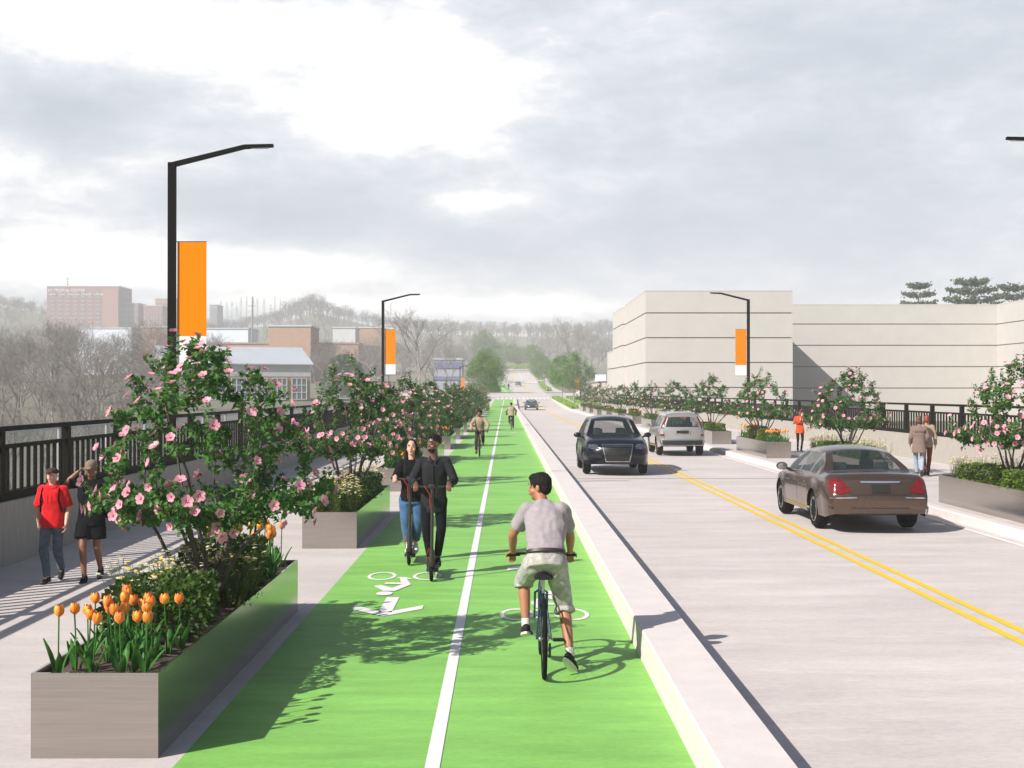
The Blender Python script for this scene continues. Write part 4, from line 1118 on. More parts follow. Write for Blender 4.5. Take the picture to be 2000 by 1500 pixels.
# ------------------------------------------------------------------ cars
def pchip(pts):
    X_ = np.array([p[0] for p in pts], float); Y_ = np.array([p[1] for p in pts], float)
    h = np.diff(X_); d = np.diff(Y_) / h; m = np.zeros(len(X_))
    for i in range(1, len(X_) - 1):
        if d[i - 1] * d[i] > 0: m[i] = 2 * d[i - 1] * d[i] / (d[i - 1] + d[i])
    m[0] = d[0]; m[-1] = d[-1]
    def f(x):
        i = int(np.clip(np.searchsorted(X_, x) - 1, 0, len(h) - 1)); t = min(1, max(0, (x - X_[i]) / h[i])); t2, t3 = t * t, t ** 3
        return float((2 * t3 - 3 * t2 + 1) * Y_[i] + (t3 - 2 * t2 + t) * h[i] * m[i] + (-2 * t3 + 3 * t2) * Y_[i + 1] + (t3 - t2) * h[i] * m[i + 1])
    return f
tyre_m = mat('tyre rubber', (.007, .007, .007), .85, var=.2, spec=.12)
rim_m = mat('alloy rim', (.45, .45, .46), .3, metal=.9, var=.05)
dark_plastic = mat('dark plastic', (.012, .012, .013), .6, spec=.25)
car_glass = mat('car glass', (.03, .045, .045), .03, var=0, spec=.6, alpha=.42)
seat_m = mat('car seat fabric', (.03, .03, .033), .8)
chrome_m = mat('chrome', (.75, .75, .76), .12, metal=1.0, var=0)
red_lens = mat('red tail lens', (.14, .002, .004), .15, var=.3, vscale=12, coat=.6)
clear_lens = mat('clear lamp lens', (.42, .43, .45), .1, metal=.5, var=.3, vscale=25, coat=1)
head_lens = mat('dark headlight', (.07, .075, .085), .12, metal=.3, var=.6, vscale=18, coat=1)
plate_m = mat('blank plate', (.018, .018, .015), .6, spec=.2)
under_m = mat('underbody', (.01, .01, .01), .9)
def car(name, label, S, paint, loc, rz):
    """S: spec. local y runs from the rear bumper (0) to the front (L)"""
    L_, W_ = S['L'], S['W']; WR = S['wr']; ax = [S['rear'], S['rear'] + S['wb']]
    root = empty(name, loc, rz, label=label, cat='car')
    off = Vector((0, -S['rear'], 0))       # root sits between the rear wheels
    top = pchip(S['top']); belt = pchip(S['belt']); plan = pchip(S['plan']); rh = S['roofw']
    cab0, cab1 = S['cab']                  # cabin extent along y
    bz = .26 if WR < .34 else .32; Ra = WR + .055
    def bottom(y):
        z = bz
        if y < .3: z = bz + (.3 - y) * .25
        if y > L_ - .35: z = bz - .03 + (y - L_ + .35) * .1
        for a in ax:
            d = abs(y - a)
            if d < Ra: z = max(z, WR + sqrt(Ra * Ra - d * d) - .01)
        return z
    def sidef(y, z):
        b = belt(y); t = (z - bz) / max(b - bz, .01)
        f = .955 + .045 * sin(pi * min(1, t * 1.25) * .55 + .25) if t < .5 else 1.0 - .05 * ((t - .5) / .5) ** 2
        w = plan(y) * f
        for a in ax:
            d = sqrt((y - a) ** 2 + (z - WR) ** 2)
            if d < Ra + .16: w += .018 * max(0, 1 - (d - Ra) / .16)
        return w
    br = sorted(set(np.round(list(np.linspace(0, L_, 66)) + S['brk'] + [a + s * Ra * k for a in ax for s in (-1, 1) for k in (1, .98, .92, .8)], 3)))
    ys_ = [br[0]]
    for v in br[1:]:
        if v - ys_[-1] > .012: ys_.append(v)
    for v in S['brk']:
        j = min(range(len(ys_)), key=lambda i: abs(ys_[i] - v)); ys_[j] = v
    NS, NC, NT = 9, [0, .10, .5, .88, 1.0], 5
    nose, tail = S['nose'], S['tail']
    def shear(y, z):
        a = 0
        if y < .5: a += pchip(tail)(z) * (1 - y / .5) ** 1.5
        if y > L_ - .6: a -= pchip(nose)(z) * (1 - (L_ - y) / .6) ** 1.5
        return y + a
    V = []; ring = []
    for y in ys_:
        b = belt(y); zt = top(y); zb = bottom(y); r = []
        hcab = max(0.0, min(1.0, (zt - b - .05) / (S['H'] - b - .10)))
        for i in range(NS + 1):
            z = zb + (b - zb) * i / NS; r.append((sidef(y, z), z))
        wb = sidef(y, b); wt = (wb * .93) * (1 - hcab) + rh * hcab; ze = b + (zt - b) * (.88 if hcab > .3 else .55 + .33 * hcab / .3)
        for t in NC[1:]:
            bulge = .018 * sin(pi * t) * hcab; r.append((wb + (wt - wb) * t + bulge, b + (ze - b) * t))
        for i in range(1, NT + 1):
            t = i / NT; r.append((wt * (1 - t), ze + (zt - ze) * (1 - (1 - t) ** 2.2)))
        ring.append(r)
    nr = len(ring[0]); Fs = []; Fi = []; 
    for s in (1, -1):
        for y, r in zip(ys_, ring):
            for x, z in r: V.append((s * x, shear(y, z), z))
    base2 = len(ys_) * nr
    iS, iC = NS, NS + 4
    def matof(j, y0, y1):
        ym = (y0 + y1) / 2
        if iS <= j < iC:
            k = j - iS
            if k in (1, 2) and any(a <= ym <= b for a, b in S['sidewin']): return 1
        if j >= iC + 1 and any(a <= ym <= b for a, b in S['glass']): return 2
        return 0
    for si, bs in ((1, 0), (-1, base2)):
        for i in range(len(ys_) - 1):
            for j in range(nr - 1):
                a, b, c, d = bs + i * nr + j, bs + (i + 1) * nr + j, bs + (i + 1) * nr + j + 1, bs + i * nr + j + 1
                Fs.append((a, b, c, d) if si > 0 else (d, c, b, a)); Fi.append(matof(j, ys_[i], ys_[i + 1]))
    # end caps
    for end in (0, len(ys_) - 1):
        r = ring[end]; y = ys_[end]; K = 14; sgn = -1 if end == 0 else 1; st = len(V); bul = S['bul'][0 if end == 0 else 1]
        for j, (x, z) in enumerate(r[:-1]):
            for k in range(K + 1):
                u = -1 + 2 * k / K; V.append((x * u, shear(y, z) + sgn * bul * (1 - u * u) * (1 - abs(u) ** 6 * 0), z + (0 if j < iC else (r[-1][1] - z) * (1 - u * u) * .9)))
        for j in range(nr - 2):
            for k in range(K):
                a = st + j * (K + 1) + k; f = (a, a + 1, a + K + 2, a + K + 1)
                Fs.append(f if end == 0 else f[::-1]); mi = 0
                if end == 0 and S.get('rearglass') and iS + 1 <= j < iC and 1 <= k < K - 1: mi = 2
                Fi.append(mi)
    Vn = np.array(V); 
    def sub(mi, nm, m, thick):
        fs = [f for f, i_ in zip(Fs, Fi) if i_ == mi]
        if not fs: return None
        mb = MB(); mb.V = [tuple(v) for v in V]; mb.Fc = fs; mb.I = [0] * len(fs)
        o = mb.build(nm, m, root); bm = bmesh.new(); bm.from_mesh(o.data); bmesh.ops.remove_doubles(bm, verts=bm.verts, dist=.0008)
        loose = [v for v in bm.verts if not v.link_faces]; bmesh.ops.delete(bm, geom=loose, context='VERTS'); bmesh.ops.recalc_face_normals(bm, faces=bm.faces) if mi == 0 else None
        for f in bm.faces: f.smooth = True
        bm.to_mesh(o.data); bm.free(); o.data.set_sharp_from_angle(angle=radians(38)); o.location = off; return o
    body = sub(0, 'body', paint, .0)
    bm = bmesh.new(); bm.from_mesh(body.data); full = bmesh.new()
    vs = [full.verts.new(v) for v in V]
    for f in Fs:
        try: full.faces.new([vs[i] for i in f])
        except ValueError: pass
    bvh = BVHTree.FromBMesh(full); full.free(); bm.free()
    # windows: split the side glass by side and by pane
    fs1 = [f for f, i_ in zip(Fs, Fi) if i_ == 1]
    for s in (1, -1):
        for (a, b) in S['sidewin']:
            ff = [f for f in fs1 if s * sum(V[i][0] for i in f) > 0 and a - .02 <= sum(V[i][1] for i in f) / 4 <= b + .02]
            if ff: mb = MB(); mb.V = V; mb.Fc = ff; mb.I = [0] * len(ff); o = mb.build('side_window', car_glass, root, smooth=True); o.location = off; clean(o)
    fs2 = [f for f, i_ in zip(Fs, Fi) if i_ == 2]; ym = (cab0 + cab1) / 2
    for nm, cond in (('windscreen', lambda y: y > ym), ('rear_window', lambda y: y <= ym)):
        ff = [f for f in fs2 if cond(sum(V[i][1] for i in f) / 4)]
        if ff: mb = MB(); mb.V = V; mb.Fc = ff; mb.I = [0] * len(ff); o = mb.build(nm, car_glass, root, smooth=True); o.location = off; clean(o)
    # conforming patches
    def patch(nm, lo, hi, d, m, parent=None, lift=.006, nu=12, nv=5, thick=.012, smooth=True):
        """lo, hi: polylines of (a, z); d 'R' rear, 'F' front (a = x) or '+','-' side (a = y)"""
        def at(pl_, t):
            k = t * (len(pl_) - 1); i = min(int(k), len(pl_) - 2); f = k - i; return (pl_[i][0] * (1 - f) + pl_[i + 1][0] * f, pl_[i][1] * (1 - f) + pl_[i + 1][1] * f)
        P = []; 
        for v in range(nv + 1):
            for u in range(nu + 1):
                a0 = at(lo, u / nu); a1 = at(hi, u / nu); a = a0[0] + (a1[0] - a0[0]) * v / nv; z = a0[1] + (a1[1] - a0[1]) * v / nv
                if d == 'R': o_, dr = Vector((a, -2, z)), Vector((0, 1, 0))
                elif d == 'F': o_, dr = Vector((a, L_ + 2, z)), Vector((0, -1, 0))
                elif d == '+': o_, dr = Vector((3, a, z)), Vector((-1, 0, 0))
                else: o_, dr = Vector((-3, a, z)), Vector((1, 0, 0))
                h = bvh.ray_cast(o_, dr)
                p = h[0] if h[0] is not None else (Vector((a, .25 if d == 'R' else L_ - .25, z)) if d in 'RF' else Vector(((1 if d == '+' else -1) * W_ / 2 * .9, a, z)))
                P.append(p - dr * lift)
        n = len(P); dr_ = dr * thick; w = nu + 1; V2 = [p[:] for p in P] + [(p + dr_)[:] for p in P]
        F2 = [(v * w + u, v * w + u + 1, (v + 1) * w + u + 1, (v + 1) * w + u) for v in range(nv) for u in range(nu)]
        edge = [(u, u + 1) for u in range(nu)] + [((v * w + nu), (v + 1) * w + nu) for v in range(nv)] + [(nv * w + u + 1, nv * w + u) for u in range(nu)] + [((v + 1) * w, v * w) for v in range(nv)]
        F2 += [(b_, a_, a_ + n, b_ + n) for a_, b_ in edge]
        mb = MB().add(V2, F2); o = mb.build(nm, m, parent or root, smooth=35); 
        if parent is None: o.location = off
        return o
    # underbody, wells
    mb = MB(); mb.box((0, L_ / 2, bz + .14), (W_ * .80, L_ - .5, .22)); mb.box((0, L_ / 2, bz + .32), (W_ * .62, L_ - .9, .3)); o = mb.build('underbody', under_m, root); o.location = off
    for a in ax:
        pass
    # wheels
    for a in ax:
        for s in (1, -1):
            prof = [(WR * .62, -.105), (WR * .90, -.112), (WR * .975, -.085), (WR, -.05), (WR, .05), (WR * .975, .085), (WR * .90, .112), (WR * .62, .105)]
            ty = MB(); ty.lathe(prof, 36, 'X'); 
            for k in range(36):
                an = 2 * pi * k / 36; ty.box((0, 0, 0), (.15, .022, .010), M=Matrix.Rotation(an, 4, 'X') @ Matrix.Translation((0, 0, WR - .001)))
            w = ty.build('wheel', tyre_m, root, smooth=40); w.location = Vector((s * (W_ / 2 - .135), a, WR)) + off
            ri = MB(); ri.lathe([(WR * .66, .02), (WR * .68, .10), (WR * .64, .112), (WR * .60, .10), (WR * .58, .02)], 32, 'X', close=True)
            ri.lathe([(.045, .03), (.05, .085), (.03, .10)], 12, 'X'); ns = S.get('spokes', 5)
            for k in range(ns):
                an = 2 * pi * k / ns; R = Matrix.Rotation(an, 4, 'X')
                ri.add([(.062, -.028, .03), (.062, .028, .03), (.092, .034, WR * .60), (.092, -.034, WR * .60), (.095, -.022, .03), (.095, .022, .03), (.108, .022, WR * .62), (.108, -.022, WR * .62)],
                       [(0, 3, 2, 1), (4, 5, 6, 7), (0, 1, 5, 4), (1, 2, 6, 5), (2, 3, 7, 6), (3, 0, 4, 7)], 0, R)
            rm = ri.build('rim', rim_m, w, smooth=35)
            dk = MB(); dk.lathe([(.02, .012), (WR * .6, .012), (WR * .6, .022), (.02, .022)], 24, 'X', close=True); dk.build('brake_disc', under_m, w)
            if s < 0:
                for c_ in w.children: c_.rotation_euler = (0, 0, pi)
    # mirrors
    for s in (1, -1):
        my = S['mirror']; z = belt(my) + .07; x = sidef(my, belt(my))
        mb = MB(); mb.ell((s * (x + .16), my, z + .03), (.115, .075, .078), n=14)
        mb.tube([(s * (x - .03), my + .02, z - .06), (s * (x + .08), my, z)], [.03, .028], n=6)
        m_ = mb.build('wing_mirror', paint, root, smooth=True); m_.location = off
        g = MB(); g.lathe([(.001, -.004), (.07, 0), (.072, .004)], 16, 'Y'); g2 = g.build('mirror_glass', chrome_m, m_); g2.location = (s * (x + .16), my - .078, z + .03); g2.scale = (1.25, 1, .85)
    # seats and wheel
    for s, y in ((-.38, S['seat']), (.38, S['seat']), (-.38, S['seat'] - .95), (.38, S['seat'] - .95)):
        zs = belt(S['seat']) - .04; mb = MB(); mb.box((s, y, zs - .28), (.50, .16, .66), bev=.06); mb.box((s, y + .25, zs - .5), (.5, .5, .16), bev=.05); mb.box((s, y - .02, zs + .19), (.27, .09, .19), bev=.04); mb.tube([(s - .06, y, zs), (s - .06, y, zs + .15)], .008, n=5); mb.tube([(s + .06, y, zs), (s + .06, y, zs + .15)], .008, n=5)
        o = mb.build('seat', seat_m, root, smooth=40); o.location = off
    mb = MB(); mb.box((0, S['dash'], belt(S['dash']) - .12), (W_ * .76, .5, .2), bev=.05); o = mb.build('dashboard', seat_m, root); o.location = off
    mb = MB(); mb.tube([(-.38 + .18 * cos(t), S['dash'] - .3 + .05 * sin(t), belt(S['dash']) + .0 + .17 * sin(t)) for t in np.linspace(0, 2 * pi, 22)], .014, n=5); o = mb.build('steering_wheel', seat_m, root); o.location = off
    # door seams and handles
    for s in ('+', '-'):
        for yv in S['seams']:
            b = belt(yv); patch('door_seam', [(yv - .006, bz + .16), (yv + .006, bz + .16)], [(yv - .006, b - .01), (yv + .006, b - .01)], s, dark_plastic, lift=.0015, nu=1, nv=12, thick=.004)
        for yv in S['handles']:
            b = belt(yv) - .14; patch('door_handle', [(yv - .09, b - .015), (yv + .09, b - .015)], [(yv - .09, b + .015), (yv + .09, b + .015)], s, S.get('handlem', paint), lift=.03, nu=5, nv=2, thick=.02)
        patch('sill', [(ax[0] + Ra + .06, bz - .005), (ax[1] - Ra - .06, bz - .005)], [(ax[0] + Ra + .04, bz + .075), (ax[1] - Ra - .04, bz + .075)], s, S.get('sillm', dark_plastic), lift=.008, nu=16, nv=2)
    return root, patch, off
def clean(o):
    bm = bmesh.new(); bm.from_mesh(o.data); bmesh.ops.delete(bm, geom=[v for v in bm.verts if not v.link_faces], context='VERTS'); bmesh.ops.remove_doubles(bm, verts=bm.verts, dist=.0005); bm.to_mesh(o.data); bm.free()

bronze_p = mat('bronze car paint', (.095, .060, .043), .24, metal=.6, var=.02, coat=.6, spec=.4)
navy_p = mat('navy car paint', (.003, .004, .010), .2, metal=.0, var=.02, coat=.22, spec=.2)
silver_p = mat('silver car paint', (.46, .43, .42), .28, metal=.65, var=.02, coat=1)
slate_p = mat('slate car paint', (.018, .024, .035), .22, metal=.3, var=.02, coat=1)
# --- bronze sedan, seen from behind
SED = dict(L=4.92, W=1.85, H=1.45, wr=.335, rear=1.08, wb=2.80, roofw=.57, cab=(.7, 3.7),
  top=[(0, .93), (.12, 1.005), (.35, 1.035), (.72, 1.045), (1.15, 1.25), (1.55, 1.40), (2.1, 1.45), (2.7, 1.42), (3.1, 1.26), (3.62, .985), (4.1, .90), (4.6, .77), (4.92, .62)],
  belt=[(0, .86), (.4, .94), (1.5, .935), (3.5, .88), (4.2, .80), (4.7, .68), (4.92, .56)],
  plan=[(0, .80), (.12, .865), (.4, .905), (1.1, .922), (3.6, .922), (4.3, .89), (4.7, .79), (4.92, .60)],
  tail=[(0, .10), (.45, .0), (.62, .0), (.75, .06), (.95, .10), (1.6, .2)], nose=[(0, .08), (.4, 0), (.6, .04), (.9, .2)], bul=(.10, .16),
  sidewin=[(1.05, 1.50), (1.56, 2.30), (2.38, 3.30)], glass=[(.80, 1.46), (2.74, 3.56)], brk=[.80, 1.05, 1.46, 1.50, 1.56, 2.30, 2.38, 2.74, 3.30, 3.56], mirror=3.12, seat=2.25, dash=3.25, seams=[1.50, 2.34, 3.45], handles=[1.72, 2.55], spokes=5, handlem=chrome_m, sillm=bronze_p)
root, patch, off = car('sedan', 'bronze brown sedan driving away in the right lane, seen from behind', SED, bronze_p, (6.47, 23.6, 0), 0)
for s in (1, -1):
    patch('tail_light', [(s * .50, .74), (s * .66, .68), (s * .85, .70)], [(s * .66, .93), (s * .78, .935), (s * .85, .91)], 'R', red_lens, lift=.012, nu=10, nv=6, thick=.05)
    patch('bumper_trim', [(s * .42, .615), (s * .85, .60)], [(s * .42, .635), (s * .85, .62)], 'R', chrome_m, lift=.008, nu=12, nv=1)
patch('boot_seam', [(-.50, .665), (.50, .665)], [(-.50, .675), (.50, .675)], 'R', dark_plastic, lift=.003, nu=14, nv=1)
for s in (1, -1): patch('boot_seam', [(s * .50, .665), (s * .51, .665)], [(s * .69, .965), (s * .70, .965)], 'R', dark_plastic, lift=.003, nu=1, nv=8)
patch('boot_trim', [(-.33, .875), (.33, .875)], [(-.35, .905), (.35, .905)], 'R', chrome_m, lift=.025, nu=12, nv=2, thick=.03)
pr = patch('plate_recess', [(-.22, .69), (.22, .69)], [(-.30, .87), (.30, .87)], 'R', bronze_p, lift=.006, nu=8, nv=3)
patch('number_plate', [(-.155, .705), (.155, .705)], [(-.155, .845), (.155, .845)], 'R', plate_m, lift=.018, nu=4, nv=2, thick=.01)
patch('lower_grille', [(-.55, .34), (.55, .34)], [(-.55, .352), (.55, .352)], 'R', dark_plastic, lift=.003, nu=12, nv=1)
patch('lower_grille', [(-.50, .44), (.50, .44)], [(-.50, .452), (.50, .452)], 'R', dark_plastic, lift=.003, nu=12, nv=1)
for s in (1, -1): patch('reflector', [(s * .80, .42), (s * .88, .43)], [(s * .80, .46), (s * .88, .47)], 'R', dark_plastic, lift=.004, nu=3, nv=1)
# --- navy SUV facing the camera
SUV = dict(L=4.95, W=1.95, H=1.72, wr=.385, rear=.98, wb=2.98, roofw=.63, cab=(.1, 3.8),
  top=[(0, 1.50), (.15, 1.62), (.6, 1.69), (1.6, 1.72), (2.5, 1.70), (2.85, 1.64), (3.25, 1.40), (3.68, 1.155), (4.1, 1.10), (4.6, 1.02), (4.95, .86)],
  belt=[(0, 1.06), (1, 1.07), (3.3, 1.03), (4.1, .98), (4.6, .90), (4.95, .76)],
  plan=[(0, .86), (.15, .92), (.6, .965), (3.9, .965), (4.5, .93), (4.8, .84), (4.95, .70)],
  tail=[(0, .05), (.6, 0), (1.0, .05), (1.75, .30)], nose=[(0, .12), (.35, .03), (.6, 0), (.8, .03), (1.1, .12)], bul=(.08, .17),
  sidewin=[(.45, 1.20), (1.30, 2.20), (2.30, 3.35)], glass=[(2.88, 3.62)], rearglass=True, brk=[.45, 1.20, 1.30, 2.20, 2.30, 2.88, 3.35, 3.62], mirror=3.2, seat=2.35, dash=3.3, seams=[1.25, 2.25, 3.5], handles=[1.5, 2.5], spokes=7)
root, patch, off = car('suv', 'dark navy suv driving towards the viewer in the left lane', SUV, navy_p, (3.28, 42.15, 0), pi)
grille_m = mat('grille', (.008, .008, .009), .35)
F0 = patch('grille', [(-.33, .42), (.33, .42)], [(-.44, .90), (.44, .90)], 'F', grille_m, lift=.012, nu=12, nv=6)
patch('grille_frame', [(-.35, .40), (.35, .40)], [(-.35, .42), (.35, .42)], 'F', chrome_m, lift=.022, nu=12, nv=1, thick=.03)
patch('grille_frame', [(-.46, .895), (.46, .895)], [(-.46, .915), (.46, .915)], 'F', chrome_m, lift=.022, nu=12, nv=1, thick=.03)
for s in (1, -1): patch('grille_frame', [(s * .335, .40), (s * .35, .40)], [(s * .445, .91), (s * .46, .91)], 'F', chrome_m, lift=.022, nu=1, nv=6, thick=.03)
for k in range(7):
    z = .47 + k * .062
    if abs(z - .64) < .07: continue
    patch('grille_bar', [(-.34 - (z - .42) * .2, z), (.34 + (z - .42) * .2, z)], [(-.34 - (z - .42) * .2, z + .014), (.34 + (z - .42) * .2, z + .014)], 'F', mat('grille bar', (.06, .06, .065), .3, metal=.6), lift=.020, nu=12, nv=1)
patch('number_plate', [(-.26, .585), (.26, .585)], [(-.26, .70), (.26, .70)], 'F', plate_m, lift=.026, nu=6, nv=2)
for s in (1, -1):
    patch('headlight', [(s * .53, .79), (s * .70, .755), (s * .84, .80)], [(s * .56, .90), (s * .72, .915), (s * .84, .90)], 'F', head_lens, lift=.010, nu=10, nv=5, thick=.04)
    patch('fog_light_recess', [(s * .46, .50), (s * .84, .53)], [(s * .48, .60), (s * .86, .62)], 'F', grille_m, lift=.006, nu=8, nv=2)
    patch('bonnet_seam', [(s * .50, .945), (s * .90, .90)], [(s * .50, .952), (s * .90, .907)], 'F', grille_m, lift=.003, nu=6, nv=1)
patch('lower_grille', [(-.45, .33), (.45, .33)], [(-.45, .375), (.45, .375)], 'F', grille_m, lift=.006, nu=10, nv=1)
# --- silver crossover from behind
SIL = dict(L=4.52, W=1.82, H=1.68, wr=.35, rear=.93, wb=2.62, roofw=.60, cab=(.1, 3.4),
  top=[(0, 1.50), (.12, 1.60), (.5, 1.655), (1.4, 1.68), (2.2, 1.66), (2.55, 1.60), (2.95, 1.36), (3.38, 1.12), (3.8, 1.06), (4.25, .96), (4.52, .78)],
  belt=[(0, 1.06), (1, 1.05), (3.0, 1.0), (3.8, .94), (4.25, .84), (4.52, .70)],
  plan=[(0, .80), (.12, .86), (.5, .905), (3.5, .905), (4.1, .87), (4.4, .78), (4.52, .64)],
  tail=[(0, .03), (.55, 0), (.62, .05), (1.0, .06), (1.7, .32)], nose=[(0, .1), (.35, .0), (.8, .05), (1.1, .15)], bul=(.09, .15),
  sidewin=[(.40, 1.05), (1.14, 1.98), (2.07, 3.05)], glass=[(2.6, 3.32)], rearglass=True, brk=[.40, 1.05, 1.14, 1.98, 2.07, 2.6, 3.05, 3.32], mirror=2.85, seat=2.05, dash=3.0, seams=[1.10, 2.02, 3.15], handles=[1.35, 2.3], spokes=5)
root, patch, off = car('crossover', 'silver crossover driving away behind the navy suv, dark lower bumper', SIL, silver_p, (6.76, 50.7, 0), 0)
for s in (1, -1):
    patch('tail_light', [(s * .72, 1.07), (s * .82, 1.05)], [(s * .56, 1.50), (s * .66, 1.50)], 'R', red_lens, lift=.014, nu=3, nv=8, thick=.05)
    tl = patch('tail_light', [(s * .70, .78), (s * .89, .78)], [(s * .73, 1.07), (s * .88, 1.07)], 'R', clear_lens, lift=.014, nu=4, nv=5, thick=.05)
    patch('tail_light', [(s * .70, .76), (s * .89, .76)], [(s * .70, .83), (s * .89, .83)], 'R', red_lens, lift=.020, nu=4, nv=2, thick=.05)
    patch('tailgate_seam', [(s * .69, .62), (s * .70, .62)], [(s * .72, 1.08), (s * .73, 1.08)], 'R', dark_plastic, lift=.003, nu=1, nv=6)
patch('bumper', [(-.80, .36), (.80, .36)], [(-.86, .60), (.86, .60)], 'R', dark_plastic, lift=.03, nu=16, nv=4, thick=.05)
patch('bumper_seam', [(-.70, .635), (.70, .635)], [(-.70, .645), (.70, .645)], 'R', dark_plastic, lift=.003, nu=14, nv=1)
patch('plate_recess', [(-.31, .83), (.31, .83)], [(-.33, 1.0), (.33, 1.0)], 'R', chrome_m, lift=.010, nu=8, nv=3)
patch('plate_recess', [(-.28, .85), (.28, .85)], [(-.28, .98), (.28, .98)], 'R', silver_p, lift=.016, nu=8, nv=3)
patch('number_plate', [(-.235, .86), (.235, .86)], [(-.235, .965), (.235, .965)], 'R', plate_m, lift=.022, nu=4, nv=2)
mb = MB(); mb.lathe([(.035, -.05), (.04, -.05), (.04, .15), (.035, .15)], 14, 'Y', close=True); mb.lathe([(.001, .02), (.036, .02), (.036, .03)], 14, 'Y'); e_ = mb.build('exhaust_tip', chrome_m, root, smooth=40); e_.location = Vector((.42, -.10, .43)) + off
for s in (1, -1):
    mb = MB(); mb.tube([(s * .60, .5, 1.66), (s * .60, .7, 1.71), (s * .60, 2.1, 1.715), (s * .60, 2.3, 1.67)], .018, n=6); o = mb.build('roof_rail', dark_plastic, root, smooth=50); o.location = off
# --- two distant cars
FAR = dict(SED); FAR.update(brk=SED['brk'])
root, patch, off = car('sedan', 'slate blue car approaching near the crosswalk at the bridge end', FAR, slate_p, (3.5, 176.9, 0), pi)
def front(patch):
    patch('grille', [(-.36, .40), (.36, .40)], [(-.42, .60), (.42, .60)], 'F', grille_m, lift=.012, nu=8, nv=3)
    for s in (1, -1): patch('headlight', [(s * .48, .58), (s * .74, .60)], [(s * .50, .68), (s * .76, .70)], 'F', clear_lens, lift=.010, nu=6, nv=3, thick=.04)
    patch('number_plate', [(-.22, .44), (.22, .44)], [(-.22, .54), (.22, .54)], 'F', plate_m, lift=.022, nu=4, nv=2)
front(patch)
root, patch, off = car('sedan', 'farthest car, black, approaching up on the second block', FAR, mat('black car paint', (.01, .01, .011), .2, coat=1), (3.95, 400, rp(400)), pi)
front(patch)
# ------------------------------------------------------------------ bicycles and scooters
frame_blue = mat('dark blue frame', (.010, .030, .075), .25, metal=.3, var=.02, coat=1)
frame_black = mat('black frame', (.012, .012, .013), .35, metal=.2, var=.02)
steel_m = mat('spoke steel', (.40, .40, .42), .3, metal=.9, var=.05)
scoot_m = mat('scooter body', (.035, .033, .030), .45, metal=.4, var=.05)
red_wire = mat('red cable', (.45, .012, .008), .45, var=.05)
def wheel_parts(root, y, r, tw=.019, spokes=28):
    w = MB(); n = 40; V = []; Fs = []
    for i in range(n):
        a = 2 * pi * i / n
        for j in range(8):
            b = 2 * pi * j / 8; rr_ = r - tw + tw * cos(b); V.append((tw * sin(b), rr_ * cos(a), rr_ * sin(a)))
    for i in range(n):
        for j in range(8): Fs.append((i * 8 + j, i * 8 + (j + 1) % 8, ((i + 1) % n) * 8 + (j + 1) % 8, ((i + 1) % n) * 8 + j))
    w.add(V, Fs); o = w.build('wheel', tyre_m, root, smooth=True); o.location = (0, y, r)
    rm = MB(); rm.lathe([(r - tw * 2 - .014, -.010), (r - tw * 1.6, -.012), (r - tw * 1.6, .012), (r - tw * 2 - .014, .010)], 40, 'X', close=True); rm.build('rim', frame_black, o, smooth=40)
    sp = MB()
    for k in range(spokes):
        a = 2 * pi * k / spokes; s = .028 if k % 2 else -.028; b = a + (.35 if (k // 2) % 2 else -.35)
        sp.tube([(s, .02 * cos(b), .02 * sin(b)), (0, (r - tw * 2 - .005) * cos(a), (r - tw * 2 - .005) * sin(a))], .0014, n=3, caps=False)
    sp.lathe([(.014, -.045), (.022, -.032), (.013, -.02), (.013, .02), (.022, .032), (.014, .045)], 10, 'X'); sp.build('spokes', steel_m, o)
    return o
